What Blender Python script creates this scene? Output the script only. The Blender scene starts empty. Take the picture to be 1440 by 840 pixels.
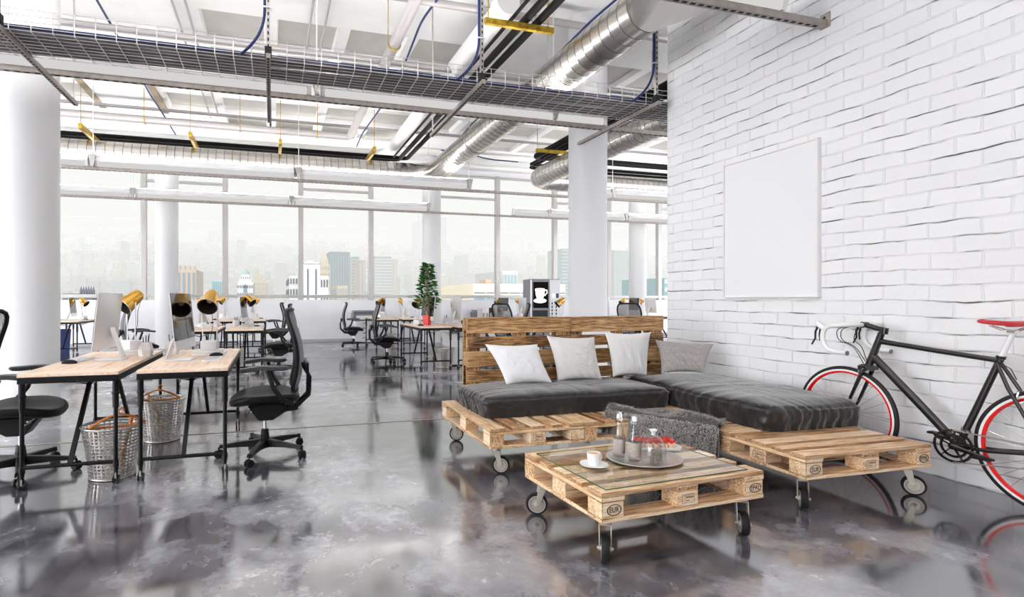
import bpy, math, random
from mathutils import Vector, Matrix, noise
R=random.Random(7)
SC=bpy.context.scene; COL=SC.collection
PI=math.pi
# ---------------------------------------------------------------- camera geometry (metres, eye 1.2 m above the floor)
q=212.; PXC=382+q; FPX=math.sqrt(q*(2848-q)); HZ=421.5; EYE=1.2; YAW=math.atan(q/FPX); CA,SA=math.cos(YAW),math.sin(YAW)
def at(u,v,Y):
    t=(u-PXC)/FPX; d=Y/(CA-t*SA); return Vector(((t*CA+SA)*d,Y,EYE+(HZ-v)/FPX*d))
def atz(u,v,z):
    t=(u-PXC)/FPX; d=(z-EYE)*FPX/(HZ-v); return Vector(((t*CA+SA)*d,(CA-t*SA)*d,z))
# ---------------------------------------------------------------- mesh builder
class MB:
    def __init__(s): s.v=[]; s.f=[]; s.m=[]; s.cur=0
    def add(s,vs,fs):
        o=len(s.v); s.v+=[tuple(p) for p in vs]
        for f in fs: s.f.append(tuple(o+i for i in f)); s.m.append(s.cur)
        return s
    def box(s,x0,x1,y0,y1,z0,z1,M=None):
        vs=[(x,y,z) for z in(z0,z1) for x,y in((x0,y0),(x1,y0),(x1,y1),(x0,y1))]
        if M is not None: vs=[M@Vector(p) for p in vs]
        return s.add(vs,[(3,2,1,0),(4,5,6,7),(0,1,5,4),(1,2,6,5),(2,3,7,6),(3,0,4,7)])
    def bar(s,p0,p1,w,h,up=(0,0,1)):
        p0=Vector(p0);p1=Vector(p1);d=(p1-p0);L=d.length;d.normalize();u=Vector(up)
        if abs(d.dot(u))>.98: u=Vector((1,0,0))
        a=d.cross(u).normalized(); b=a.cross(d).normalized()
        vs=[]
        for p in(p0,p1):
            for i,j in((-1,-1),(1,-1),(1,1),(-1,1)): vs.append(p+a*(i*w/2)+b*(j*h/2))
        return s.add(vs,[(0,1,2,3),(7,6,5,4),(0,4,5,1),(1,5,6,2),(2,6,7,3),(3,7,4,0)])
    def cyl(s,p0,p1,r0,r1=None,n=16,cap=True):
        if r1 is None:r1=r0
        p0=Vector(p0);p1=Vector(p1);d=(p1-p0).normalized();u=Vector((0,0,1)) if abs(d.z)<.9 else Vector((1,0,0))
        a=d.cross(u).normalized();b=d.cross(a).normalized()
        vs=[];
        for p,r in((p0,r0),(p1,r1)):
            for i in range(n):
                t=2*PI*i/n; vs.append(p+a*(r*math.cos(t))+b*(r*math.sin(t)))
        fs=[(i,(i+1)%n,n+(i+1)%n,n+i) for i in range(n)]
        if cap: fs+=[tuple(range(n))[::-1],tuple(range(n,2*n))]
        return s.add(vs,fs)
    def tube(s,pts,r,n=8,closed=False,cap=True,sx=1.):
        P=[Vector(p) for p in pts];N=len(P);rs=r if isinstance(r,(list,tuple)) else [r]*N
        T=[]
        for i in range(N):
            if closed: t=P[(i+1)%N]-P[i-1]
            else: t=P[min(i+1,N-1)]-P[max(i-1,0)]
            T.append(t.normalized())
        u=Vector((0,0,1)) if abs(T[0].z)<.9 else Vector((1,0,0))
        a=T[0].cross(u).normalized();vs=[]
        for i in range(N):
            a=(a-T[i]*a.dot(T[i])).normalized();b=T[i].cross(a)
            for k in range(n):
                t=2*PI*k/n;vs.append(P[i]+a*(rs[i]*math.cos(t)*sx)+b*(rs[i]*math.sin(t)))
        fs=[]
        for i in range(N if closed else N-1):
            j=(i+1)%N
            for k in range(n):
                l=(k+1)%n;fs.append((i*n+k,i*n+l,j*n+l,j*n+k))
        if cap and not closed: fs+=[tuple(range(n))[::-1],tuple(range((N-1)*n,N*n))]
        return s.add(vs,fs)
    def lathe(s,prof,n=24,c=(0,0,0),M=None):
        vs=[];N=len(prof)
        for r,z in prof:
            for k in range(n):
                t=2*PI*k/n;p=Vector((c[0]+r*math.cos(t),c[1]+r*math.sin(t),c[2]+z));vs.append(M@p if M is not None else p)
        fs=[(i*n+k,i*n+(k+1)%n,(i+1)*n+(k+1)%n,(i+1)*n+k) for i in range(N-1) for k in range(n)]
        return s.add(vs,fs)
    def grid(s,fn,nu,nv):
        vs=[fn(i/nu,j/nv) for j in range(nv+1) for i in range(nu+1)]
        fs=[(j*(nu+1)+i,j*(nu+1)+i+1,(j+1)*(nu+1)+i+1,(j+1)*(nu+1)+i) for j in range(nv) for i in range(nu)]
        return s.add(vs,fs)
    def prism(s,poly,fn,d0,d1):
        n=len(poly);vs=[fn(a,b,d0) for a,b in poly]+[fn(a,b,d1) for a,b in poly]
        return s.add(vs,[tuple(range(n))[::-1],tuple(range(n,2*n))]+[(i,(i+1)%n,n+(i+1)%n,n+i) for i in range(n)])
    def ball(s,c,r,n=12,sc=(1,1,1)):
        m=n//2
        return s.grid(lambda a,b:(c[0]+r*sc[0]*math.cos(2*PI*a)*math.sin(PI*b),c[1]+r*sc[1]*math.sin(2*PI*a)*math.sin(PI*b),c[2]-r*sc[2]*math.cos(PI*b)),n,m)
    def build(s,name,mats,parent=None,bevel=0,ang=38,sub=0,thick=0,**kw):
        me=bpy.data.meshes.new(name);me.from_pydata(s.v,[],s.f)
        if not isinstance(mats,(list,tuple)): mats=[mats]
        for m in mats: me.materials.append(m)
        if any(s.m): me.polygons.foreach_set('material_index',s.m)
        me.polygons.foreach_set('use_smooth',[True]*len(me.polygons));me.update()
        me.set_sharp_from_angle(angle=math.radians(ang))
        o=bpy.data.objects.new(name,me);COL.objects.link(o)
        if parent: o.parent=parent
        if thick: m=o.modifiers.new('t','SOLIDIFY');m.thickness=thick;m.offset=0
        if bevel: m=o.modifiers.new('b','BEVEL');m.width=bevel;m.segments=2;m.limit_method='ANGLE';m.angle_limit=.6
        if sub: m=o.modifiers.new('s','SUBSURF');m.levels=m.render_levels=sub
        for k,v in kw.items(): o[k]=v
        return o
def thing(name,label,cat,loc=(0,0,0),rz=0,group=None,rot=None):
    o=bpy.data.objects.new(name,None);COL.objects.link(o);o.location=loc;o.rotation_euler=rot or (0,0,rz)
    o.empty_display_size=.05;o['label']=label;o['category']=cat
    if group:o['group']=group
    return o
def tag(o,label,cat,group=None,kind=None):
    o['label']=label;o['category']=cat
    if group:o['group']=group
    if kind:o['kind']=kind
    return o
def struct(o): o['kind']='structure';return o
def dup(root,loc,rz,label,rot=None,parent=None):
    c=root.copy();COL.objects.link(c)
    if parent is None:
        c.location=loc;c.rotation_euler=rot or (0,0,rz);c['label']=label
    else: c.parent=parent
    for ch in list(root.children): dup(ch,None,0,None,parent=c)
    return c
# ---------------------------------------------------------------- materials
def nt(name):
    m=bpy.data.materials.new(name);m.use_nodes=True;t=m.node_tree;t.nodes.clear();out=t.nodes.new('ShaderNodeOutputMaterial');return m,t,out
def N(t,k,**kw):
    n=t.nodes.new('ShaderNode'+k)
    for a,b in kw.items():
        if hasattr(n,a): setattr(n,a,b)
    return n
def L(t,a,b): t.links.new(a,b)
def P(name,col,rough=.5,metal=0,spec=.5,bump=0,bscale=50,var=0,sheen=0,emis=None,es=0,alpha=1,coat=0,trans=0,ior=1.5,stretch=None,vscale=3):
    m,t,out=nt(name);b=N(t,'BsdfPrincipled');L(t,b.outputs[0],out.inputs[0])
    I=b.inputs;I['Base Color'].default_value=(*col,1);I['Roughness'].default_value=rough;I['Metallic'].default_value=metal
    I['Specular IOR Level'].default_value=spec;I['IOR'].default_value=ior
    if sheen:I['Sheen Weight'].default_value=sheen;I['Sheen Roughness'].default_value=.45
    if coat:I['Coat Weight'].default_value=coat
    if trans:I['Transmission Weight'].default_value=trans
    if emis:I['Emission Color'].default_value=(*emis,1);I['Emission Strength'].default_value=es
    if bump or var:
        tc=N(t,'TexCoord');mp=N(t,'Mapping');L(t,tc.outputs['Object'],mp.inputs[0])
        if stretch: mp.inputs['Scale'].default_value=stretch
    if bump:
        no=N(t,'TexNoise');no.inputs['Scale'].default_value=bscale;no.inputs['Detail'].default_value=4;L(t,mp.outputs[0],no.inputs['Vector'])
        bp=N(t,'Bump');bp.inputs['Strength'].default_value=bump;bp.inputs['Distance'].default_value=.01;L(t,no.outputs[0],bp.inputs['Height']);L(t,bp.outputs[0],I['Normal'])
    if var:
        n2=N(t,'TexNoise');n2.inputs['Scale'].default_value=vscale;n2.inputs['Detail'].default_value=5;L(t,mp.outputs[0],n2.inputs['Vector'])
        cr=N(t,'ValToRGB');cr.color_ramp.elements[0].position=.3;cr.color_ramp.elements[1].position=.7
        cr.color_ramp.elements[0].color=(*[c*(1-var) for c in col],1);cr.color_ramp.elements[1].color=(*[min(1,c*(1+var)) for c in col],1)
        L(t,n2.outputs[0],cr.inputs[0]);L(t,cr.outputs[0],I['Base Color'])
    return m
def wood(name,stops,axis,rough=.38,fine=38,island=.5):
    m,t,out=nt(name);b=N(t,'BsdfPrincipled');L(t,b.outputs[0],out.inputs[0]);b.inputs['Roughness'].default_value=rough
    tc=N(t,'TexCoord');ge=N(t,'NewGeometry');sc=N(t,'VectorMath',operation='SCALE');
    cmb=N(t,'CombineXYZ')
    for i in range(3): L(t,ge.outputs['Random Per Island'],cmb.inputs[i])
    sc.inputs['Scale'].default_value=13.;L(t,cmb.outputs[0],sc.inputs[0])
    ad=N(t,'VectorMath',operation='ADD');L(t,tc.outputs['Object'],ad.inputs[0]);L(t,sc.outputs[0],ad.inputs[1])
    mp=N(t,'Mapping');s=[fine]*3;s[axis]=fine*.06;mp.inputs['Scale'].default_value=s;L(t,ad.outputs[0],mp.inputs[0])
    n1=N(t,'TexNoise');n1.inputs['Scale'].default_value=2.4;n1.inputs['Detail'].default_value=7;n1.inputs['Roughness'].default_value=.68;n1.inputs['Distortion'].default_value=.6;L(t,mp.outputs[0],n1.inputs['Vector'])
    n2=N(t,'TexNoise');n2.inputs['Scale'].default_value=4;n2.inputs['Detail'].default_value=3;L(t,ad.outputs[0],n2.inputs['Vector'])
    m1=N(t,'Math',operation='MULTIPLY');m1.inputs[1].default_value=island*.5;L(t,ge.outputs['Random Per Island'],m1.inputs[0])
    m2=N(t,'Math',operation='MULTIPLY_ADD');m2.inputs[1].default_value=.42;m2.inputs[2].default_value=-.21-island*.25;L(t,n2.outputs[0],m2.inputs[0])
    a1=N(t,'Math',operation='ADD');L(t,n1.outputs[0],a1.inputs[0]);L(t,m1.outputs[0],a1.inputs[1])
    a2=N(t,'Math',operation='ADD');L(t,a1.outputs[0],a2.inputs[0]);L(t,m2.outputs[0],a2.inputs[1])
    cr=N(t,'ValToRGB');e=cr.color_ramp.elements
    while len(e)<len(stops): e.new(.5)
    for i,(p,c) in enumerate(stops): e[i].position=p;e[i].color=(*c,1)
    L(t,a2.outputs[0],cr.inputs[0]);L(t,cr.outputs[0],b.inputs['Base Color'])
    bp=N(t,'Bump');bp.inputs['Strength'].default_value=.4;bp.inputs['Distance'].default_value=.003;L(t,n1.outputs[0],bp.inputs['Height']);L(t,bp.outputs[0],b.inputs['Normal'])
    return m
def emit(name,col,s):
    m,t,out=nt(name);e=N(t,'Emission');e.inputs[0].default_value=(*col,1);e.inputs[1].default_value=s;L(t,e.outputs[0],out.inputs[0]);return m
M={}
M['white']=P('white_paint',(.86,.86,.87),.45,bump=.05,bscale=8)
M['ceil']=P('ceiling_paint',(.88,.87,.86),.7,bump=.12,bscale=14,var=.03)
M['soffit_shade']=P('shaded_recess',(.52,.50,.47),.8,var=.06,bump=.1)  # soffits coloured darker than the slab to paint in the recess shade
M['column']=P('column_paint',(.62,.62,.635),.4,bump=.04,bscale=6)
M['wall']=P('plaster',(.86,.86,.89),.6,bump=.05,bscale=12,var=.03)
M['frame']=P('window_aluminium',(.50,.48,.47),.42,.35)
M['black']=P('black_plastic',(.0035,.0035,.004),.45,spec=.28)
M['blacksteel']=P('black_powder_coat',(.003,.003,.0035),.42,spec=.25)
M['rubber']=P('rubber',(.006,.006,.006),.6,spec=.3)
M['steel']=P('galvanised_steel',(.46,.44,.42),.33,.9,var=.12,vscale=9,bump=.05,bscale=20)
M['chrome']=P('chrome',(.75,.74,.72),.16,1)
M['zinc']=P('zinc_cream',(.55,.52,.45),.36,.7)
M['rail']=P('channel_steel',(.36,.32,.295),.5,.25,var=.15,vscale=20)
M['hole']=P('dark_slot',(.008,.007,.006),.8)
M['wire']=P('white_wire',(.68,.65,.63),.4,.4)
M['cable']=P('grey_cable',(.17,.16,.17),.5,var=.5,vscale=30,stretch=(.3,9,9))
M['blue']=P('blue_cable',(.004,.020,.12),.4)
M['bpipe']=P('black_insulation',(.004,.0035,.0035),.6,spec=.15)
M['wpipe']=P('white_pipe',(.82,.81,.80),.4)
M['gpipe']=P('grey_pipe',(.40,.375,.375),.4,.3)
M['brass']=P('brass_yellow',(.42,.27,.025),.4,.7,var=.5,vscale=18)
M['gold']=P('brushed_gold',(.78,.44,.09),.25,1,bump=.05)
M['darkin']=P('lamp_inside',(.02,.012,.008),.5)
M['bulb']=P('bulb_glass',(.75,.45,.3),.2)
M['alu']=P('aluminium',(.80,.80,.82),.32,.35)
M['screen']=P('screen_glass',(.005,.005,.006),.05,0,.8)
M['ceramic']=P('ceramic',(.85,.85,.86),.22)
M['book']=P('paper_white',(.80,.79,.78),.6)
M['red']=P('red_plastic',(.62,.012,.01),.3)
M['saddle']=P('saddle_red',(.42,.006,.012),.28,coat=.3)
M['redv']=P('red_rim',(.72,.006,.006),.25)
M['tire']=P('tire',(.010,.009,.0085),.5,spec=.35)
M['bike']=P('bike_frame_paint',(.016,.014,.013),.25,.2,coat=.35)
M['wht']=P('white_gloss',(.84,.84,.85),.2)
M['bikewhite']=P('bar_tape',(.80,.80,.81),.45)
M['leaf']=P('leaf',(.045,.17,.035),.4,var=.5,vscale=9)
M['bark']=P('bark',(.40,.30,.22),.7)
M['soil']=P('soil',(.05,.035,.025),.9)
M['orange']=P('orange_cord',(.62,.19,.03),.5,var=.3,vscale=60)
M['desk']=wood('desk_oak',[(.2,(.42,.24,.15)),(.38,(.78,.53,.38)),(.55,(.90,.70,.54)),(.75,(.95,.82,.70))],1,.45,fine=14,island=.1)
PS=[(.24,(.05,.02,.008)),(.37,(.34,.16,.065)),(.47,(.68,.42,.21)),(.58,(.86,.64,.41)),(.70,(.94,.81,.63))]
SS=[(p,tuple(c*k for c,k in zip(col,(.66,.58,.52)))) for p,col in PS];M['shade_sawx']=wood('shaded_sawn_edge_x',SS,0,rough=.6);M['shade_sawy']=wood('shaded_sawn_edge_y',SS,1,rough=.6);M['plx']=wood('pallet_pine_x',PS,0);M['ply']=wood('pallet_pine_y',PS,1);M['ply0']=M['plx'];M['plx0']=M['ply'];M['shagt']=P('wool_strands',(.36,.34,.325),.9,var=.5,vscale=90)  # SS: darker pine for sawn edges, with gap shade put into the colour
BS=[(.28,(.02,.007,.003)),(.40,(.13,.055,.018)),(.50,(.40,.21,.08)),(.62,(.66,.42,.19)),(.76,(.82,.62,.38))]
M['bkx']=wood('aged_pine_x',BS,0,island=.35);M['bky']=wood('aged_pine_y',BS,1,island=.35)
M['ink']=P('black_ink',(.03,.018,.012),.8)
M['velvet']=P('charcoal_velvet',(.007,.0065,.007),.38,0,.45,sheen=.42,bump=.3,bscale=9,stretch=(1,5,1))
M['shag']=P('shaggy_wool',(.05,.047,.045),.9,sheen=.5,var=.5,vscale=60)
M['fw']=P('white_cotton',(.84,.84,.85),.85,sheen=.2,bump=.25,bscale=35)
M['fp']=P('patterned_cotton',(.70,.685,.67),.85,sheen=.2)
M['fs']=P('ribbed_cotton',(.76,.755,.745),.85,sheen=.2)
M['fl']=P('grey_linen',(.40,.375,.36),.9,bump=.6,bscale=160,var=.28,vscale=120)
M['grey']=P('grey_cabinet',(.17,.17,.19),.4)
M['lgrey']=P('light_grey_plastic',(.62,.62,.64),.4)
M['navy']=P('navy_plastic',(.012,.018,.05),.45)
M['paper']=P('label_paper',(.42,.37,.335),.8,var=.25,vscale=60,stretch=(1,1,5))
M['coffee']=P('latte_foam',(.72,.42,.27),.5,var=.3,vscale=60)
M['berry']=P('strawberry',(.62,.02,.008),.3,var=.4,vscale=60)
M['cream']=P('cream',(.85,.62,.42),.5,var=.25,vscale=50)
M['twine']=P('jute_twine',(.36,.30,.25),.9,bump=.8,bscale=90,var=.35,vscale=60)
M['traym']=P('tray_metal',(.58,.55,.53),.3,.85,var=.15)
def glassmat(name,tint=(1,1,1),fac=.06,rough=.0):
    m,t,out=nt(name);tr=N(t,'BsdfTransparent');tr.inputs[0].default_value=(*tint,1);g=N(t,'BsdfGlossy');g.inputs['Roughness'].default_value=rough
    lw=N(t,'Fresnel');lw.inputs[0].default_value=1.45;mx=N(t,'MixShader')
    ml=N(t,'Math',operation='MULTIPLY_ADD');ml.inputs[1].default_value=fac*7;ml.inputs[2].default_value=0;ml.use_clamp=True;L(t,lw.outputs[0],ml.inputs[0]);ge=N(t,'NewGeometry');iv=N(t,'Math',operation='SUBTRACT');iv.inputs[0].default_value=1;L(t,ge.outputs['Backfacing'],iv.inputs[1]);m2=N(t,'Math',operation='MULTIPLY');L(t,ml.outputs[0],m2.inputs[0]);L(t,iv.outputs[0],m2.inputs[1]);ml=m2
    L(t,ml.outputs[0],mx.inputs[0]);L(t,tr.outputs[0],mx.inputs[1]);L(t,g.outputs[0],mx.inputs[2]);L(t,mx.outputs[0],out.inputs[0]);return m
M['pane']=glassmat('window_glass',(.985,.99,.985),.03)
M['sheet']=glassmat('table_glass',(.97,.985,.975),.2)
def clearglass(name,tint):
    m,t,out=nt(name);tr=N(t,'BsdfTransparent');tr.inputs[0].default_value=(*tint,1);g=N(t,'BsdfGlossy');g.inputs['Roughness'].default_value=.03
    lw=N(t,'LayerWeight');lw.inputs[0].default_value=.5;pw=N(t,'Math',operation='POWER');pw.inputs[1].default_value=2.2;L(t,lw.outputs['Facing'],pw.inputs[0])
    ml=N(t,'Math',operation='MULTIPLY_ADD');ml.inputs[1].default_value=.75;ml.inputs[2].default_value=.07;ml.use_clamp=True;L(t,pw.outputs[0],ml.inputs[0])
    mx=N(t,'MixShader');L(t,ml.outputs[0],mx.inputs[0]);L(t,tr.outputs[0],mx.inputs[1]);L(t,g.outputs[0],mx.inputs[2]);L(t,mx.outputs[0],out.inputs[0]);return m
M['bottle']=clearglass('bottle_glass',(.86,.88,.88))
M['gedge']=P('glass_edge',(.06,.13,.08),.15,alpha=1)
def meshmat():
    m,t,out=nt('chair_mesh');tc=N(t,'TexCoord');b=N(t,'BsdfPrincipled');b.inputs['Base Color'].default_value=(.22,.22,.24,1);b.inputs['Roughness'].default_value=.6
    tr=N(t,'BsdfTransparent');mx=N(t,'MixShader');ck=N(t,'TexChecker');ck.inputs['Scale'].default_value=240;L(t,tc.outputs['Object'],ck.inputs[0])
    mm=N(t,'Math',operation='MULTIPLY_ADD');mm.inputs[1].default_value=-.5;mm.inputs[2].default_value=.72;L(t,ck.outputs['Fac'],mm.inputs[0])
    L(t,mm.outputs[0],mx.inputs[0]);L(t,tr.outputs[0],mx.inputs[1]);L(t,b.outputs[0],mx.inputs[2]);L(t,mx.outputs[0],out.inputs[0]);return m
M['mesh']=meshmat()
def floormat():
    m,t,out=nt('polished_concrete');b=N(t,'BsdfPrincipled');L(t,b.outputs[0],out.inputs[0]);I=b.inputs
    tc=N(t,'TexCoord')
    def no(s,d,r=.6,dist=0):
        n=N(t,'TexNoise');n.inputs['Scale'].default_value=s;n.inputs['Detail'].default_value=d;n.inputs['Roughness'].default_value=r;n.inputs['Distortion'].default_value=dist;L(t,tc.outputs['Object'],n.inputs['Vector']);return n
    big=no(.42,3,.5,.4);mid=no(1.5,14,.66,.25);fin=no(7,12,.75)
    def sm(src,a,b_):
        r=N(t,'MapRange');r.interpolation_type='SMOOTHSTEP';r.inputs['From Min'].default_value=a;r.inputs['From Max'].default_value=b_;L(t,src,r.inputs['Value']);return r.outputs[0]
    def mul(a,b_):
        m_=N(t,'Math',operation='MULTIPLY');L(t,a,m_.inputs[0])
        if isinstance(b_,float): m_.inputs[1].default_value=b_
        else: L(t,b_,m_.inputs[1])
        return m_.outputs[0]
    cloud=mul(sm(mid.outputs[0],.30,.70),sm(big.outputs[0],.34,.60));scuff=mul(sm(fin.outputs[0],.46,.60),sm(mid.outputs[0],.46,.56))
    a=N(t,'Math',operation='MULTIPLY_ADD');L(t,mul(scuff,sm(big.outputs[0],.36,.56)),a.inputs[0]);a.inputs[1].default_value=.22;L(t,mul(cloud,.74),a.inputs[2])
    cr=N(t,'ValToRGB');e=cr.color_ramp.elements;e[0].position=0;e[0].color=(.028,.027,.034,1);e[1].position=1;e[1].color=(.46,.46,.49,1);x=e.new(.45);x.color=(.26,.26,.30,1)
    L(t,a.outputs[0],cr.inputs[0]);L(t,cr.outputs[0],I['Base Color'])
    rr=N(t,'MapRange');rr.inputs['To Min'].default_value=.075;rr.inputs['To Max'].default_value=.34;L(t,a.outputs[0],rr.inputs['Value']);L(t,rr.outputs[0],I['Roughness'])
    I['IOR'].default_value=4.0;I['Specular IOR Level'].default_value=.5
    bp=N(t,'Bump');bp.inputs['Strength'].default_value=.05;bp.inputs['Distance'].default_value=.01;L(t,mid.outputs[0],bp.inputs['Height']);L(t,bp.outputs[0],I['Normal']);return m
M['floor']=floormat()
def brickmat():
    m,t,out=nt('painted_brick');b=N(t,'BsdfPrincipled');L(t,b.outputs[0],out.inputs[0]);I=b.inputs;I['Roughness'].default_value=.42
    tc=N(t,'TexCoord');sp=N(t,'SeparateXYZ');L(t,tc.outputs['Object'],sp.inputs[0]);cb=N(t,'CombineXYZ');L(t,sp.outputs['Y'],cb.inputs[0]);L(t,sp.outputs['Z'],cb.inputs[1])
    dn=N(t,'TexNoise');dn.inputs['Scale'].default_value=3.2;dn.inputs['Detail'].default_value=4;L(t,tc.outputs['Object'],dn.inputs['Vector'])
    sb=N(t,'VectorMath',operation='SUBTRACT');L(t,dn.outputs['Color'],sb.inputs[0]);sb.inputs[1].default_value=(.5,.5,.5)
    sc=N(t,'VectorMath',operation='SCALE');sc.inputs['Scale'].default_value=.046;L(t,sb.outputs[0],sc.inputs[0]);ad=N(t,'VectorMath',operation='ADD');L(t,cb.outputs[0],ad.inputs[0]);L(t,sc.outputs[0],ad.inputs[1])
    br=N(t,'TexBrick');br.offset=.5;br.inputs['Scale'].default_value=1;br.inputs['Mortar Size'].default_value=.009;br.inputs['Mortar Smooth'].default_value=.55;br.inputs['Brick Width'].default_value=.285;br.inputs['Row Height'].default_value=.108
    br.inputs['Color1'].default_value=(.79,.79,.81,1);br.inputs['Color2'].default_value=(.83,.83,.845,1);br.inputs['Mortar'].default_value=(.76,.76,.775,1);L(t,ad.outputs[0],br.inputs['Vector'])
    # cracks that run under some courses
    s2=N(t,'SeparateXYZ');L(t,ad.outputs[0],s2.inputs[0]);dv=N(t,'Math',operation='DIVIDE');dv.inputs[1].default_value=.108;L(t,s2.outputs['Y'],dv.inputs[0])
    ofs=N(t,'Math',operation='ADD');ofs.inputs[1].default_value=100.5;L(t,dv.outputs[0],ofs.inputs[0]);fr=N(t,'Math',operation='FRACT');L(t,ofs.outputs[0],fr.inputs[0]);su=N(t,'Math',operation='SUBTRACT');su.inputs[1].default_value=.5;L(t,fr.outputs[0],su.inputs[0]);ab=N(t,'Math',operation='ABSOLUTE');L(t,su.outputs[0],ab.inputs[0])
    ln=N(t,'MapRange');ln.inputs['From Min'].default_value=.012;ln.inputs['From Max'].default_value=.050;ln.inputs['To Min'].default_value=1;ln.inputs['To Max'].default_value=0;L(t,ab.outputs[0],ln.inputs['Value'])
    mp=N(t,'Mapping');mp.inputs['Scale'].default_value=(1,1.6,9.3);L(t,tc.outputs['Object'],mp.inputs[0]);n3=N(t,'TexNoise');n3.inputs['Scale'].default_value=2.2;n3.inputs['Detail'].default_value=5;n3.inputs['Roughness'].default_value=.65;L(t,mp.outputs[0],n3.inputs['Vector'])
    mk=N(t,'MapRange');mk.inputs['From Min'].default_value=.50;mk.inputs['From Max'].default_value=.66;L(t,n3.outputs[0],mk.inputs['Value'])
    mu=N(t,'Math',operation='MULTIPLY');L(t,ln.outputs[0],mu.inputs[0]);L(t,mk.outputs[0],mu.inputs[1])
    mx=N(t,'MixRGB');mx.inputs[2].default_value=(.10,.095,.10,1);L(t,mu.outputs[0],mx.inputs[0]);L(t,br.outputs['Color'],mx.inputs[1]);L(t,mx.outputs[0],I['Base Color'])
    b1=N(t,'Bump');b1.inputs['Strength'].default_value=.42;b1.inputs['Distance'].default_value=.010;b1.invert=True;L(t,br.outputs['Fac'],b1.inputs['Height'])
    n4=N(t,'TexNoise');n4.inputs['Scale'].default_value=16;n4.inputs['Detail'].default_value=6;L(t,tc.outputs['Object'],n4.inputs['Vector'])
    b2=N(t,'Bump');b2.inputs['Strength'].default_value=.3;b2.inputs['Distance'].default_value=.012;L(t,n4.outputs[0],b2.inputs['Height']);L(t,b1.outputs[0],b2.inputs['Normal'])
    b3=N(t,'Bump');b3.inputs['Strength'].default_value=.8;b3.inputs['Distance'].default_value=.015;b3.invert=True;L(t,mu.outputs[0],b3.inputs['Height']);L(t,b2.outputs[0],b3.inputs['Normal']);L(t,b3.outputs[0],I['Normal']);return m
M['brick']=brickmat()
def perforated(name):
    m,t,out=nt(name);return m
def text_part(name,txt,size,mat,parent,M4,depth=.0004):
    cu=bpy.data.curves.new(name,'FONT');cu.body=txt;cu.size=size;cu.align_x='CENTER';cu.align_y='CENTER';cu.extrude=depth
    tmp=bpy.data.objects.new(name,cu);COL.objects.link(tmp);dg=bpy.context.evaluated_depsgraph_get();me=bpy.data.meshes.new_from_object(tmp.evaluated_get(dg))
    bpy.data.objects.remove(tmp);me.materials.clear();me.materials.append(mat);me.transform(M4)
    o=bpy.data.objects.new(name,me);COL.objects.link(o);o.parent=parent;return o
SKY0,SKY1,EXPO,HAZE,UPL=1.4,4.0,1.75,.316,25.
# ================================================================ room shell
WX=4.35; YW=15.42; CZ=5.2; XL=-13.2; YR=-5.; XR=18.
struct(MB().box(XL,XR,YR,YW+.15,-.12,0).build('floor',M['floor']))
for k,y in enumerate((2.05,5.09,8.14,11.2)):
    if k==0: continue
    b=MB();b.box(XL,XR,y,y+.022,0,.0012);b.cur=1;b.box(XL,XR,y-.012,y,0,.0011);struct(b.build('trim_%d'%k,[P('joint_sand%d'%k,(.50,.42,.30),.5),P('joint_dark%d'%k,(.02,.018,.018),.7)]))
struct(MB().box(WX,WX+.3,YR,5.08,0,CZ).build('wall_right',M['brick']))
b=MB();b.box(XL,XR,YW,YW+.12,0,1.19);b.box(XL,XR,YW,YW+.15,5.04,CZ);struct(b.build('wall_back',M['wall']))
struct(MB().box(XL,XR,YW-.012,YW,0,.07).build('baseboard_back',P('skirting',(.42,.42,.44),.5)))
b=MB();b.box(XL,WX+.3,YR-.15,YR,0,1.0);b.box(XL,WX+.3,YR-.15,YR,4.9,CZ)
b.box(-7.5,WX+.3,YR-.15,YR,1.0,4.9);b.box(XL,-7.5,YR-.15,YR,1.0,2.6)  # unseen rear wall; its high opening is sized to let fill light in
for i in range(3): b.box(XL+i*2.2,XL+i*2.2+.25,YR-.15,YR,1.0,4.9)
struct(b.build('wall_front',M['wall']))
# waffle ceiling: a slab with splayed recesses
cb=MB();xs=[-.97+1.05*k for k in range(-12,15)];ys=[7.86+1.112*k for k in range(0,5)]
cols=[(-2.5,6.67),(4.35,6.67),(11.2,6.67),(-2.5,14.4),(4.35,14.4),(11.2,14.4)]
def solid(x,y): return any(abs(x+.42-cx)<1.3 and (abs(y+.44-cy)<(3.6 if cy<10 else 2.)) for cx,cy in cols)
def quad(x0,x1,y0,y1,z): cb.add([(x0,y0,z),(x0,y1,z),(x1,y1,z),(x1,y0,z)],[(0,1,2,3)])
quad(XL,XR,YR,ys[0],CZ);last=ys[-1]+.9;quad(XL,XR,last,YW+.1,CZ)
for j,y in enumerate(ys):
    y1=y+.93;yn=ys[j+1] if j<4 else last
    if yn>y1: quad(XL,XR,y1,yn,CZ)
    px=XL
    for x in xs:
        if x<XL or x>XR-1: continue
        if solid(x,y): continue
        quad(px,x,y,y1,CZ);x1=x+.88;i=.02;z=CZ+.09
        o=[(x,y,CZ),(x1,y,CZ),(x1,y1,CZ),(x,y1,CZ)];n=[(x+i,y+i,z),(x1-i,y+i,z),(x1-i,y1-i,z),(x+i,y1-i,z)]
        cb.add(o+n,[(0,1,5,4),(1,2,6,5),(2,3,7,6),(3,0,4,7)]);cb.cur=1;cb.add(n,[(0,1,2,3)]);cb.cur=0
        px=x1
    quad(px,XR,y,y1,CZ)
cb.box(XL,XR,YR,YW+.15,CZ+.33,CZ+.45)
struct(cb.build('ceiling',[M['ceil'],M['soffit_shade']],ang=20))
for i,(x,y) in enumerate(cols):
    c=MB();c.lathe([(.268,0),(.268,.004),(.265,.006),(.265,CZ)],48,(x,y,0));struct(c.build('column',M['column'],ang=60))
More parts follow.
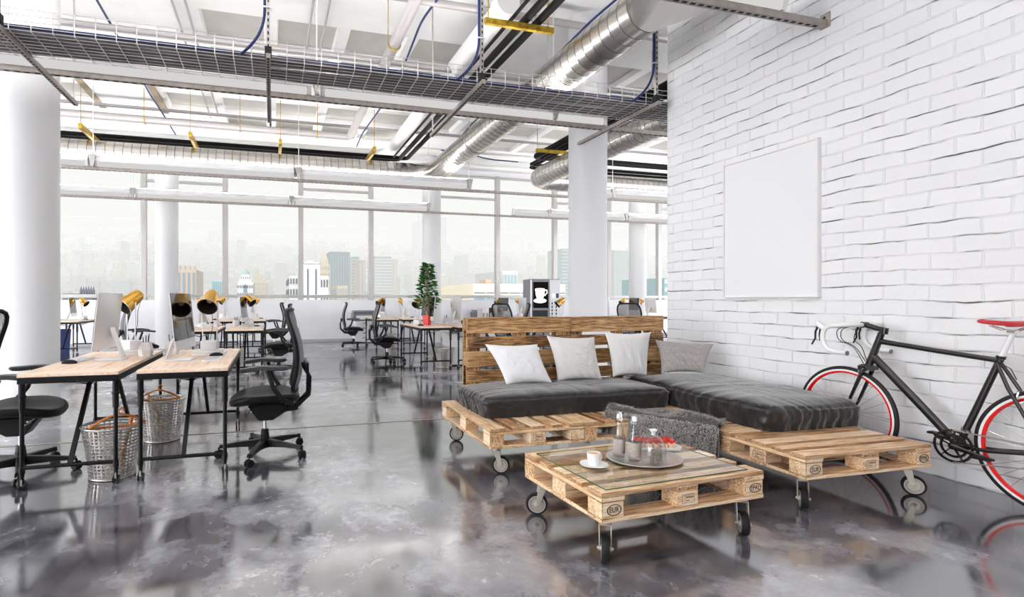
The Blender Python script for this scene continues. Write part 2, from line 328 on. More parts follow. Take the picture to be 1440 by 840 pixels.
# windows of the back wall
k=0
for i in range(-6,8):
    x0=-1.22+2.012*i;x1=x0+2.012
    if x0<XL: continue
    k+=1;root=bpy.data.objects.new('window_%d'%k,None);COL.objects.link(root);root.location=(x0,YW,0);root['kind']='structure'
    f=MB();f.box(-.07,.07,-.05,.10,1.19,5.06);f.box(.07,1.95,-.04,.08,1.245,1.335);f.box(.07,1.95,-.03,.08,4.98,5.04)
    if i%2==1: f.box(.07,1.95,-.02,.06,4.30,4.37)
    f.build('window_frame',M['frame'],root,bevel=.006)
    MB().box(.07,1.945,.030,.036,1.19,4.98).build('pane',M['pane'],root)
# glazed left side of the loft, out of frame, with daylight behind it
k0=k
for i in range(10):
    y=YR+i*2.04;k+=1;root=bpy.data.objects.new('window_%d'%k,None);COL.objects.link(root);root.location=(XL,y,0);root['kind']='structure'
    f=MB();f.box(-.1,.05,-.07,.07,0,CZ);f.box(-.08,.04,.07,1.97,0,.12);f.box(-.08,.04,.07,1.97,5.0,CZ);f.build('window_frame',M['frame'],root)
# ================================================================ ceiling services
def pts(*a): return [Vector(p) for p in a]
def fillet(P_,r,n=10):
    out=[P_[0]]
    for i in range(1,len(P_)-1):
        a,b,c=P_[i-1],P_[i],P_[i+1];u=(a-b).normalized();w=(c-b).normalized();s,e=b+u*r,b+w*r
        for k in range(n+1):
            t=k/n;out.append(s*(1-t)**2+b*2*t*(1-t)+e*t*t)
    out.append(P_[-1]);return out
def resample(P_,d):
    out=[P_[0]];acc=0
    for a,b in zip(P_,P_[1:]):
        L_=(b-a).length;t=d-acc
        while t<=L_: out.append(a+(b-a)*(t/L_));t+=d
        acc=(acc+L_)%d
    return out
def ductmesh(path,r,seam=.15):
    P_=resample(path,.01);pp=[];rr=[];st=int(seam/.01)
    for i in range(0,len(P_)-2):
        m=i%st
        if m in(0,1,2) or m==st//2: pp.append(P_[i]);rr.append(r+(.0009 if m==1 else 0))
    b=MB();b.tube(pp,rr,36,cap=True);b.m=[1 if (i//36)%4<1 else 0 for i in range(len(b.f))];return b
D=P('duct_metal',(.58,.555,.53),.27,1,var=.12,vscale=5,bump=.05,bscale=5,stretch=(1,.4,1));DS=[D,P('duct_seam',(.10,.09,.085),.5,.6)]
X1,Z1,r1=3.455,3.99,.23
t=thing('ventilation_duct','large spiral metal duct running back from the brick wall and bending left','duct',(X1,4.3,Z1))
path=fillet(pts((0,0,0),(0,7.12,0),(-14,7.12,0)),.62,14);ductmesh(path,r1).build('duct_pipe',DS,t,ang=50)
tr=MB();n=40;ring=[(r1*math.cos(2*PI*i/n),.0,r1*math.sin(2*PI*i/n)) for i in range(n)]
def sq(a):
    c,s=math.cos(a),math.sin(a);m=max(abs(c),abs(s));return (.05+.56*c/m,-.42,.22+.30*s/m)
rect=[sq(2*PI*i/n) for i in range(n)];far=[(p[0],-2.9,p[2]) for p in rect]
tr.add(ring+rect+far,[(i,(i+1)%n,n+(i+1)%n,n+i) for i in range(n)]+[(n+i,n+(i+1)%n,2*n+(i+1)%n,2*n+i) for i in range(n)]+[tuple(range(2*n,3*n))]);tr.build('square_transition',D,t,ang=30)
for y in (1.9,4.4):
    hb=MB();hb.tube([(r1*1.02*math.cos(a*PI/12),y,r1*1.02*math.sin(a*PI/12)) for a in range(24)],.008,5,closed=True);hb.cyl((0,y,r1),(0,y,CZ-Z1),.006,n=6);hb.build('hanger_strap',M['steel'],t)
X2,Z2=5.87,3.99
t=thing('ventilation_duct','spiral metal duct behind the white column, bending right above the windows','duct',(X2,3.2,Z2))
ductmesh(fillet(pts((0,0,0),(0,8.0,0),(11,8.0,0)),.5,14),.225).build('duct_pipe',DS,t,ang=50)
hb=MB();hb.tube([(.228*math.cos(a*PI/12),4.,.232*math.sin(a*PI/12)) for a in range(24)],.008,5,closed=True);hb.cyl((0,4.,.22),(0,4.,CZ-Z2),.006,n=6);hb.build('hanger_strap',M['steel'],t)
# black insulated pipes, white main, grey drain
def pipe(name,label,cat,path,r,mat,rad=.25,n=14,group=None):
    b=MB();b.tube(fillet([Vector(p) for p in path],rad,8),r,n);o=b.build(name,M[mat],ang=50);tag(o,label,cat,group);return o
zb=4.47
pipe('insulated_pipe','thin black pipe, leftmost of the three beside the big duct','pipe',[(2.69,1.,zb),(2.69,12.26,zb),(-13,12.26,zb)],.022,'bpipe',.1,group='black pipes above the duct')
pipe('insulated_pipe','thick black pipe, middle of the three beside the big duct','pipe',[(2.855,1.,zb),(2.855,12.12,zb),(-13,12.12,zb)],.047,'bpipe',.12,group='black pipes above the duct')
pipe('insulated_pipe','thick black pipe, rightmost of the three beside the big duct','pipe',[(3.02,1.,zb),(3.02,11.96,zb),(-13,11.96,zb)],.047,'bpipe',.12,group='black pipes above the duct')
pipe('insulated_pipe','thick black pipe right of the white column, turning right under the ceiling by the windows','pipe',[(5.80,4.,zb),(5.80,11.0,zb),(16,11.0,zb)],.07,'bpipe',.12,group='black pipes behind the white column')
pipe('insulated_pipe','upper of the two thin black pipes behind the white column near the small brass channel','pipe',[(5.98,4.,zb),(5.98,11.6,zb-.02),(16,11.6,zb-.02)],.036,'bpipe',.1,group='black pipes behind the white column')
pipe('insulated_pipe','lower of the two thin black pipes behind the white column near the small brass channel','pipe',[(6.1,4.,zb),(6.1,11.85,zb-.03),(16,11.85,zb-.03)],.036,'bpipe',.1,group='black pipes behind the white column')
o=pipe('water_main','fat white painted pipe running back beside the black pipes, then left above them','pipe',[(2.74,5.9,4.78),(2.74,12.95,4.78),(-13,12.95,4.66)],.135,'wpipe',.4,20)
MB().cyl((2.74,5.86,4.78),(2.74,6.06,4.78),.155,n=24).build('pipe_collar',M['wpipe'],None,bevel=.01)
c=bpy.data.objects['pipe_collar'];c.parent=o
pipe('drain_pipe','long grey pipe that turns from the slanted white pipe and runs left above them','pipe',[(1.57,2.,4.6),(1.57,11.1,4.6),(-13,11.1,4.6)],.072,'gpipe',.07,14)
pipe('sprinkler_pipe','thin grey pipe crossing the ceiling just above the long grey drain pipe','pipe',[(-13,11.45,4.93),(16,11.45,4.93)],.032,'gpipe')
pipe('sprinkler_pipe','grey pipe crossing the ceiling directly behind the upper edge of the wire tray','pipe',[(-13,7.72,4.72),(16,7.72,4.72)],.045,'gpipe')
pipe('sprinkler_pipe','grey pipe crossing the ceiling behind the tray, just below the other pipe there','pipe',[(-13,8.2,4.72),(5.3,8.2,4.72)],.028,'gpipe')
pipe('sprinkler_pipe','grey pipe crossing the top edge of the photo behind the large brass channel','pipe',[(-.4,6.36,4.92),(8.6,6.36,4.92)],.048,'gpipe')
o=pipe('sprinkler_pipe','thin grey pipe under the ceiling just below the tray rail at its middle','pipe',[(.55,9.55,4.75),(8.,9.55,4.75)],.038,'gpipe')
for x in(1.2,4.3,7.4): MB().cyl((x,9.55,4.75),(x,9.55,CZ+.085),.006,n=6).build('hanger_rod',M['steel'],o)
pipe('sprinkler_pipe','white pipe crossing the ceiling close above the windows','pipe',[(-13,13.9,4.93),(16,13.9,4.93)],.055,'wpipe')
pipe('sprinkler_pipe','thin white pipe crossing the ceiling in front of the one close to the windows','pipe',[(3.,12.6,4.93),(16,12.6,4.93)],.03,'wpipe')
def conduit(label,x,y0,y1,z=5.15,r=.017): pipe('conduit',label,'conduit',[(x,y0,z),(x,y1,z)],r,'gpipe',n=8,group='thin ceiling conduits')
conduit('left one of the two thin ceiling conduits above the tray, left of the beige recesses',-1.27,2.,12.4)
conduit('right one of the two thin ceiling conduits above the tray, left of the beige recesses',-1.10,2.,12.2)
conduit('left one of the two thin ceiling conduits in the middle, right of the blue-cabled strut',.53,2.,8.6)
conduit('right one of the two thin ceiling conduits in the middle, right of the blue-cabled strut',.74,2.,8.6)
# blue data cables
def cable(label,P_,r=.016):
    b=MB();b.tube(fillet([Vector(p) for p in P_],.22,8),r,8);tag(b.build('data_cable',M['blue'],ang=60),label,'cable','blue data cables')
def wavy(x,y0,y1,z,a=.05): return [(x+a*math.sin(y*1.3+x),y,z+.5*a*math.sin(y*2.1)) for y in [y0+(y1-y0)*i/9 for i in range(10)]]
cable('slanting blue cable at upper left, left of the thin ceiling conduits',wavy(-2.09,2.,13.,4.9,.02))
cable('slanting blue cable between the grey drain pipe and the black pipes',wavy(2.,2.,12.9,4.9,.07))
cable('slanting blue cable running along the upper side of the big duct',wavy(4.08,3.,12.4,4.86,.07))
cable('blue cable hanging along the ceiling above the right end of the big duct bend',[(4.0,12.4,4.86),(4.6,12.6,4.9),(5.4,12.6,4.78),(6.2,12.7,4.8)])
cable('short vertical blue cable seen below the tray in line with the middle strut',[(-.03,10.,4.9),(-.02,12.1,4.86)],.02)
XS=(-2.1,-.03,2.04,4.13);SW=['leftmost of four','second from the left','third from the left','rightmost by the brick wall']
def slotted(b,p0,p1,w,h,pitch=.058,sl=.034,side=False,bot=True):
    # steel channel along x, y or z with a row of dark slots
    p0=Vector(p0);p1=Vector(p1);ax=max(range(3),key=lambda i:abs(p1[i]-p0[i]));b.bar(p0,p1,w,h);n=int((p1-p0).length/pitch);b.cur=1;e=.0008
    for i in range(n):
        c=p0[ax]+(i+.5)*pitch;lo=[0,0,0];hi=[0,0,0]
        if ax==2: dims={0:(p0.x-w*.22,p0.x+w*.22),1:(p0.y-h/2-e,p0.y-h/2+.001)}
        elif ax==0: dims={1:(p0.y-w*.22,p0.y+w*.22),2:(p0.z-h/2-e,p0.z-h/2+.001)}
        else: dims={0:(p0.x-w*.22,p0.x+w*.22),2:(p0.z-h/2-e,p0.z-h/2+.001)}
        dims[ax]=(c-sl/2,c+sl/2);b.box(*dims[0],*dims[1],*dims[2])
    b.cur=0
for x,wl in zip(XS,SW):
    t=thing('strut_hanger','perforated strut and post under the wire tray, '+wl,'strut',(x,5.0,3.38),group='perforated struts under the tray')
    b=MB();slotted(b,(0,-.06,0),(0,1.76,0),.042,.042);b.build('cross_channel',[M['rail'],M['hole']],t)
    b=MB();slotted(b,(0,0,.02),(0,0,CZ-3.38),.030,.030,sl=.03);b.build('post',[M['steel'],M['hole']],t)
    MB().cyl((0,1.70,.02),(0,1.70,CZ-3.38),.009,n=8).build('threaded_rod',M['steel'],t)
    MB().box(-.03,.03,-.03,.03,.02,.10).build('post_bracket',M['hole'],t,bevel=.004)
    for z in (.45,.95,1.45): MB().box(-.045,.03,-.022,.022,z,z+.012).build('cable_tie',M['wht'],t)
    cable('blue cable down the post of the perforated strut, '+wl,[(x-.030,5.0,CZ),(x-.030,5.0,3.60),(x-.24,5.08,3.42)],.013)
# wire tray
t=thing('cable_tray','long white wire mesh tray hung across the room under the ceiling','tray',(-5.2,5.08,3.405))
LX=WX+5.2+1.6;b=MB();rw=.0034
for y,z in [(0,.175),(0,.125),(0,.075),(0,.03)]+[(i*.066,0) for i in range(9)]+[(.54,.03),(.54,.075),(.54,.125),(.54,.175)]: b.cyl((0,y,z),(LX,y,z),rw,n=5)
b.build('lengthwise_wire',M['wire'],t)
b=MB();n=int(LX/.157)
for i in range(n): b.tube([(i*.157,0,.178),(i*.157,0,.008),(i*.157,.008,-.003),(i*.157,.532,-.003),(i*.157,.54,.008),(i*.157,.54,.178)],.0042,5)
b.build('cross_wire',M['wire'],t)
b=MB();RR=random.Random(3)
for i in range(17):
    y=5.12+.46*i/16;ph=RR.random()*6;b.tube([(-5.2+LX*j/40,y+.012*math.sin(j*.5+ph),3.424+.012*math.sin(j*.37+ph*2)+.012) for j in range(41)],.0155,6)
tag(b.build('cable_bundle',M['cable'],ang=60),'dense layer of grey cables lying in the wire tray','cable',kind='stuff')
cable('long blue cable lying along the near edge of the wire tray',[(-5.1,5.10,3.44)]+[(-5.1+i*.6,5.105+.006*math.sin(i*1.7),3.445) for i in range(1,17)],.017)
# perforated rails carrying the fluorescent battens
LM=emit('lit_tube_cover',(1,.98,.96),.20);UP=emit('added_uplight',(1,.985,.96),UPL)  # UP: hidden glowing strip added on top of each batten to brighten the ceiling
def batten(x0,x1,y,z,label):
    t=thing('batten_light',label,'light',(x0,y,z),group='fluorescent battens on the rails');L_=x1-x0
    MB().prism([(-.05,0),(.05,0),(.085,.10),(.03,.20),(-.03,.20),(-.085,.10)],lambda a,c,d:(d,a,c),0,L_).build('housing',M['wht'],t,bevel=.003)
    b=MB();b.prism([(-.058,-.002),(-.036,-.002),(-.072,.08),(-.083,.08)],lambda a,c,d:(d,a,c),.05,L_-.05);b.prism([(.036,-.002),(.058,-.002),(.083,.08),(.072,.08)],lambda a,c,d:(d,a,c),.05,L_-.05);b.build('diffuser',LM,t);MB().box(.03,L_-.03,-.026,.026,.2005,.206).build('added_uplight_strip',UP,t)
def rail(y,z,x0,x1,label,rods,plate=False):
    t=thing('light_rail',label,'rail',(x0,y,z+.025),group='perforated light rails')
    b=MB();slotted(b,(0,0,0),(x1-x0,0,0),.055,.05,pitch=.085 if not plate else .075,sl=.045);b.build('channel',[M['rail'],M['hole']],t)
    for x in rods:
        MB().cyl((x-x0,-.035,.0),(x-x0,-.035,CZ-z-.025),.007,n=6).build('drop_rod',M['wire'],t);MB().prism([(-.02,.02),(.02,.02),(.035,.1),(.06,.22),(-.06,.22),(-.035,.1)],lambda a,c,d:(x-x0+a,d,c),-.05,-.1).build('rod_clamp',M['steel'],t)
    if plate:
        p=MB();p.box(x1-x0-.008,x1-x0,-.045,.035,-.03,.09);p.cur=1;p.cyl((x1-x0-.0095,0,.055),(x1-x0-.006,0,.055),.011,n=12);p.build('wall_plate',[M['rail'],M['hole']],t)
rail(3.28,3.42,-6.6,WX-.002,'perforated steel light rail at the top right, bolted to the brick wall',(.48,),True)
rail(6.0,3.402,-6.4,WX+1.8,'perforated steel light rail right behind the wire tray',(-2.9,.48,3.4))
rail(10.19,3.40,-9.6,13.,'perforated steel light rail halfway to the windows, under the left part of the big duct',(-2.9,.485,3.87,7.25))
rail(13.0,3.40,-12.6,15.,'perforated steel light rail closest to the windows, the lowest across the panes',(-2.93,.455,3.84,7.25,9.68))
for y,w in((.5,'above the viewpoint'),(-2.3,'behind the viewpoint')):  # two unseen rows of rails and battens added to light the near room
    rail(y,3.42,-9.6,WX-.002,'added perforated light rail out of view '+w,(-6.2,-2.9,.48))
    for x0,x1,k in((-9.5,-6.4,'fourth from the wall'),(-6.2,-2.97,'third from the wall'),(-2.87,.42,'second from the wall'),(.52,3.88,'nearest the wall')): batten(x0,x1,y,3.47,'added fill batten out of view '+w+', '+k)
batten(-2.87,.42,3.28,3.47,'added fill batten on the nearest visible rail, unseen beyond the top edge')  # this batten and the next are unseen, added as fill for the near room
batten(-6.2,-2.97,3.28,3.47,'added fill batten on the nearest visible rail, unseen, far left beyond the top edge')
batten(.52,3.88,3.28,3.47,'white batten light at the top edge, ending just before the brick wall')
batten(-2.87,.42,6.0,3.452,'white batten light behind the tray, left of the middle gap')
batten(.52,4.15,6.0,3.452,'white batten light behind the tray, ending at the white column')
batten(-6.25,-2.97,6.0,3.452,'white batten light behind the tray at the left edge of the photo')
for x0,x1,w in((-6.25,-2.97,'at the far left column'),(-2.88,.40,'left of the vertical rod in the middle'),(.53,3.84,'ending below the bend of the big duct'),(6.19,9.6,'right of the white column')): batten(x0,x1,10.19,3.45,'white batten on the middle rail, '+w)
for x0,x1,w in((-6.25,-2.97,'left of the second white column from the left'),(-2.88,.41,'the long one over the left windows'),(.50,3.84,'ending at the distant middle column'),(6.19,9.60,'partly behind the nearer right column'),(9.77,13.,'beside the end of the brick wall')): batten(x0,x1,13.0,3.45,'white batten on the window-side rail, '+w)
# brass channels that carry the black pipes
def brass(label,p0,p1,rods,w=.05,h=.07):
    t=thing('pipe_support',label,'bracket',p0,group='brass pipe supports');p1=Vector(p1)-Vector(p0)
    MB().bar((0,0,0),p1,w,h).build('channel',M['brass'],t,bevel=.004)
    for s in rods: p=p1*s;MB().cyl(p,p+Vector((0,0,CZ-p0[2]+.085)),.006,n=6).build('threaded_rod',M['brass'],t)
brass('large brass channel under the three black pipes at the top of the photo',(2.33,5.62,4.37),(3.2,5.62,4.37),(.05,.92))
for x,w in((-3.35,'just right of the big left column'),(-1.5,'at the second position from the left'),(.17,'left of the middle rod'),(2.08,'nearest the duct bend')): brass('yellow bracket on the black pipes over the duct, '+w,(x,10.98,4.36),(x,12.3,4.36),(.04,),.06,.10)
brass('brass channel left of the white column above the second duct bend',(5.35,10.1,4.34),(6.3,10.1,4.34),(.03,))
brass('brass channel right of the white column under the black pipes',(6.9,10.7,4.34),(7.6,12.1,4.34),(.95,.1))
b=MB();P_=[Vector((-3.28,y,0)) for y in(10.9,12.3)]
fr=MB();fr.box(-3.4,-3.28,10.6,12.35,CZ-.05,CZ);fr.box(-2.22,-2.1,10.6,12.35,CZ-.05,CZ);fr.box(-3.28,-2.22,10.6,10.72,CZ-.05,CZ);o=fr.build('hatch_frame',P('hatch_trim',(.34,.27,.17),.35,.6,var=.3));t=thing('ceiling_hatch','white ceiling hatch edged with brass strips near the left column','hatch',(0,0,0));o.parent=t
MB().box(-3.28,-2.22,10.72,12.35,CZ-.03,CZ).build('hatch_panel',M['ceil'],t)
# pipe hooks
for x,y,w in((1.57,6.9,'white pipe near the top of the photo'),(-2.3,11.1,'grey drain pipe next to the blue cable'),(-.6,11.1,'grey drain pipe between the yellow brackets'),(.9,11.1,'grey drain pipe near its corner')):
    b=MB();b.tube([( .085*math.cos(a),0,.085*math.sin(a)) if x==1.57 else (0,.085*math.cos(a),.085*math.sin(a)) for a in [PI*(1+i/10) for i in range(11)]],.009,6);b.cyl((-.085,0,0) if x==1.57 else (0,-.085,0),(-.085,0,CZ-4.6) if x==1.57 else (0,-.085,CZ-4.6),.006,n=6);o=b.build('pipe_hook',M['brass']);o.location=(x,y,4.6);tag(o,'brass hook holding the '+w,'hook','pipe hooks')
# blank framed board on the brick wall
t=thing('picture_frame','blank white board in a thin white frame on the brick wall','picture',(WX,3.787,1.875))
MB().box(-.030,-.006,-.47,.47,-.65,.65).build('blank_board',P('blank_board',(.80,.80,.82),.5),t)
f=MB()
for a in((-.478,-.462,-.658,.658),(.462,.478,-.658,.658),(-.462,.462,.642,.658),(-.462,.462,-.658,-.642)): f.box(-.042,-.001,a[0],a[1],a[2],a[3])
f.build('frame',P('frame_white',(.78,.76,.75),.4),t,bevel=.002)
# ================================================================ office furniture
def rotz(x,y,a): return (x*math.cos(a)-y*math.sin(a),x*math.sin(a)+y*math.cos(a))
def padmesh(b,a,bb,layers,zf,cx=0,cy=0,n=36,e=3.0):
    vs=[]
    for s,z in layers:
        for k in range(n):
            t=2*PI*k/n;c,d=math.cos(t),math.sin(t);r=(abs(c)**e+abs(d)**e)**(-1/e)
            x=cx+a*s*c*r;y=cy+bb*s*d*r;vs.append((x,y,z+zf(x-cx,y-cy)))
    m=len(layers);fs=[(i*n+k,i*n+(k+1)%n,(i+1)*n+(k+1)%n,(i+1)*n+k) for i in range(m-1) for k in range(n)]
    fs+=[tuple(range(n))[::-1],tuple(range((m-1)*n,m*n))];b.add(vs,fs)
def make_chair():
    t=thing('office_chair','','chair',group='black mesh office chairs')
    b=MB();b.cyl((0,0,.055),(0,0,.15),.037,.033,20);b.cyl((0,0,.15),(0,0,.20),.033,.026,20)
    for k in range(5):
        a=2*PI*k/5;c,s=math.cos(a),math.sin(a);w=.026
        vs=[]
        for r,z0,z1,ww in((.02,.065,.125,.030),(.18,.075,.112,.024),(.33,.072,.094,.017)):
            for y,z in((-ww,z0),(ww,z0),(ww*.8,z1),(-ww*.8,z1)): vs.append((r*c-y*s,r*s+y*c,z))
        b.add(vs,[(0,1,2,3),(11,10,9,8)]+[(i*4+j,i*4+(j+1)%4,(i+1)*4+(j+1)%4,(i+1)*4+j) for i in(0,1) for j in range(4)])
    b.build('base',M['black'],t,bevel=.004)
    for k in range(5):
        a=2*PI*k/5;x,y=.335*math.cos(a),.335*math.sin(a);g=MB();ax=Vector((math.cos(a+.9),math.sin(a+.9),0));p=Vector((x,y,.030))
        for s_ in(-1,1): g.cyl(p+ax*(.006*s_),p+ax*(.024*s_),.030,n=18)
        g.cyl(p+Vector((0,0,.0)),p+Vector((0,0,.05)),.008,n=8);g.build('caster',M['black'],t,bevel=.003)
    g=MB();g.cyl((0,0,.18),(0,0,.32),.0145,n=16);g.build('gas_lift',M['chrome'],t)
    g=MB();g.prism([(-.15,.40),(-.17,.345),(-.06,.275),(.045,.275),(.125,.385),(.12,.405)],lambda a,c,d:(a,d,c),-.075,.075);g.bar((-.13,0,.35),(-.25,0,.36),.07,.05)
    g.build('tilt_mechanism',M['black'],t,bevel=.008)
    g=MB();g.tube([(.11,-.20,.395),(.11,.20,.395)],.007,8);g.tube([(.095,-.20,.375),(.095,.20,.375)],.006,8);g.build('control_rod',M['chrome'],t)
    g=MB();zf=lambda x,y:-.62*max(0,x-.02)**2+.35*y*y-.10*max(0,-x-.15)+(.0)
    padmesh(g,.262,.262,[(.0,-.052),(.80,-.050),(.95,-.034),(1.,-.008),(.985,.010),(.90,.016),(.55,.0),(0,-.004)],zf,0,0,40,2.9)
    for i,v in enumerate(g.v): g.v[i]=(v[0],v[1],v[2]+.462)
    g.build('seat',M['black'],t,ang=70)
    def bk(u,v):  # backrest surface
        z=.50+.62*v;w=.165+.085*min(1,v*1.5)**.8-.045*max(0,v-.80)/.2*1.0;y=(u*2-1)*w
        x=-.235-.055*math.sin(PI*min(1,v*1.1))+.03*v*v*2.0*.6+.055*(u*2-1)**2-.01
        return (x,y,z)
    g=MB();g.grid(lambda u,v:bk(.02+u*.96,.02+v*.96),14,18);g.build('backrest_mesh',M['mesh'],t,ang=80,thick=.003)
    ring=[bk(i/10,1) for i in range(11)][::-1]+[bk(0,1-i/14) for i in range(1,14)]+[bk(i/8,0) for i in range(9)]+[bk(1,i/14) for i in range(1,14)]
    ring=[Vector(p) for p in ring];
    for _ in range(2): ring=[(ring[i-1]+ring[i]*2+ring[(i+1)%len(ring)])/4 for i in range(len(ring))]
    g=MB();g.tube(ring,.016,8,closed=True);g.build('backrest_frame',M['black'],t,ang=80)
    g=MB();g.tube([(-.27,-.13,.72),(-.335,-.10,.60),(-.33,-.04,.46),(-.24,0,.37)],[.014,.016,.02,.025],8);g.tube([(-.27,.13,.72),(-.335,.10,.60),(-.33,.04,.46),(-.24,0,.37)],[.014,.016,.02,.025],8);g.box(-.325,-.30,-.17,.17,.63,.72);g.build('back_support',M['black'],t,bevel=.006)
    for s in(-1,1):
        g=MB();padmesh(g,.175,.045,[(0,-.018),(.9,-.018),(1,-.004),(.95,.010),(0,.013)],lambda x,y:.9*max(0,.10-abs(x-.02))*.12-.25*max(0,x-.08)**1.3,.0,0,24,3.5)
        for i,v in enumerate(g.v): g.v[i]=(v[0],v[1]+.275*s,v[2]+.70)
        g.build('armrest',P('arm_pad',(.045,.045,.048),.38) if 'arm_pad' not in bpy.data.materials else bpy.data.materials['arm_pad'],t,ang=60)
        g=MB();g.tube([(-.02,.275*s,.685),(-.06,.285*s,.56),(-.13,.26*s,.46),(-.20,.15*s,.41)],[.016,.017,.019,.02],8);g.build('armrest_post',M['black'],t)
    return t
def make_desk():
    t=thing('work_desk','','desk',group='oak topped trestle desks')
    MB().box(-.283,.283,0,1.48,.713,.735).build('desktop',M['desk'],t,bevel=.002)
    f=MB()
    for x0,x1,y0,y1 in((-.283,.283,0,.03),(-.283,.283,1.45,1.48),(-.283,-.255,.03,1.45),(.255,.283,.03,1.45)): f.box(x0,x1,y0,y1,.672,.712)
    f.build('edge_frame',M['blacksteel'],t,bevel=.003)
    for x in(-.262,.262):
        for y in(.02,1.46):
            g=MB();g.cyl((x,y,.09),(x,y,.70),.0135,n=14);g.cyl((x,y,.50),(x,y,.70),.019,n=14);g.cyl((x,y,.585),(x,y,.60),.023,n=14);g.cyl((x,y,.11),(x,y,.15),.018,n=14);g.build('leg',M['blacksteel'],t)
            g=MB()
            for s in(-1,1): g.cyl((x+.006*s,y+.01,.026),(x+.018*s,y+.01,.026),.026,n=18)
            g.cyl((x,y,.045),(x,y,.10),.012,n=10);g.cur=1;g.box(x-.006,x+.006,y-.012,y-.004,.035,.075);g.build('caster',[M['black'],M['chrome']],t)
    for y in(.02,1.46):
        g=MB();g.cyl((-.262,y,.145),(.262,y,.145),.013,n=12);g.build('foot_rail',M['blacksteel'],t)
        s=1 if y<.5 else -1
        g=MB();g.bar((0,y,.15),(0,y+.46*s,.70),.026,.026);g.build('brace',M['blacksteel'],t)
        g=MB();g.cyl((.0,y+.40*s,.60),(.16,y+.06*s,.69),.008,n=8);g.cyl((.0,y+.40*s,.60),(-.16,y+.06*s,.69),.008,n=8);g.build('stay_rod',M['chrome'],t)
    return t
def make_monitor():   # screen looks along +x
    t=thing('desktop_monitor','','monitor',group='slim aluminium monitors on the desks')
    T=Matrix.Translation((0,0,.30))@Matrix.Rotation(-.10,4,'Y')
    g=MB();n=14
    def back(u,v):
        y=(u*2-1)*.27;z=(v*2-1)*.215;return T@Vector((-.006-.024*(1-abs(u*2-1)**2.5)*(1-abs(v*2-1)**2.5),y,z))
    g.grid(back,n,n);g.box(-.006,.0,-.27,.27,-.215,.215,T);g.cur=0;g.build('housing',M['alu'],t,ang=50)
    MB().box(.0,.0035,-.267,.267,-.14,.212,T).build('screen',M['screen'],t)
    MB().box(.0,.003,-.267,.267,-.213,-.142,T).build('chin',M['alu'],t)
    g=MB();g.bar((-.03,0,.25),(-.115,0,.012),.10,.008,up=(1,0,0));g.box(-.12,.07,-.09,.09,0,.008);g.build('stand',M['alu'],t,bevel=.003);return t
def make_lamp():   # shade opens along +x and down
    t=thing('desk_lamp','','lamp',group='gold shaded desk lamps')
    MB().box(-.05,.05,-.065,.065,0,.075).build('base',M['ceramic'],t,bevel=.006)
    for s in(-1,1): MB().tube([(0,.055*s,.03),(0,.068*s,.40)],.0052,8).build('leg',M['wht'],t)
    T=Matrix.Translation((0,0,.415))@Matrix.Rotation(math.radians(128),4,'Y')
    prof=[(.0,-.105),(.030,-.105),(.046,-.095),(.054,-.075),(.062,-.01),(.080,.085)]
    MB().lathe(prof,32,(0,0,0),T).build('lamp_shade',M['gold'],t,ang=50)
    MB().lathe([(.078,.0845),(.060,-.012),(.052,-.072),(0,-.098)],32,(0,0,0),T).build('shade_lining',M['darkin'],t,ang=50)
    MB().lathe([(.078,.0835),(.084,.084),(.084,.091),(.079,.092),(.078,.0835)],32,(0,0,0),T).build('shade_rim',M['chrome'],t)
    g=MB();g.ball(T@Vector((0,0,.0)),.026,12);g.build('bulb',M['bulb'],t)
    g=MB()
    for s in(-1,1): g.cyl((0,.055*s,.415),(0,.082*s,.41),.011,n=12)
    g.build('pivot',M['gold'],t);g=MB();g.tube([(-.01,0,.07),(-.05,.01,.2),(-.06,0,.33),(-.09,0,.43)],.0025,5);g.build('flex',M['black'],t);return t
def make_books():
    t=thing('book_stack','','books',group='white books under the lamps')
    MB().box(-.10,.10,-.13,.13,0,.022).build('lower_book',M['book'],t,bevel=.002);MB().box(-.085,.08,-.11,.115,.0225,.042).build('upper_book',M['book'],t,bevel=.002);return t
def make_kb():
    t=thing('keyboard','','keyboard',group='slim keyboards');g=MB();g.box(-.06,.06,-.14,.14,0,.010);g.build('case',M['alu'],t,bevel=.002)
    g=MB()
    for i in range(5):
        for j in range(13): g.box(-.052+i*.021,-.036+i*.021,-.134+j*.0207,-.117+j*.0207,.010,.0125)
    g.build('keys',M['lgrey'],t);return t
def make_mouse():
    t=MB();padmesh(t,.055,.030,[(0,0),(.95,0),(1,.006),(.9,.018),(.5,.026),(0,.028)],lambda x,y:-1.2*x*x,0,0,24,2.4);o=t.build('computer_mouse',M['black'],ang=70);o['label']='';o['category']='mouse';o['group']='black computer mice';return o
def make_cup():
    t=thing('pencil_holder','','pencil holder',group='faceted white pencil holders')
    MB().lathe([(0,0),(.052,0),(.060,.05),(.042,.115),(.037,.115),(.05,.05),(0,.02)],6).build('pot',M['ceramic'],t,ang=20)
    for i,(x,y) in enumerate(((-.01,.01),(.012,.0),(.0,-.015),(.016,.014))): MB().cyl((x,y,.03),(x*1.8,y*1.8,.155+.008*i),.0038,n=6).build('pencil',M['black'],t)
    return t
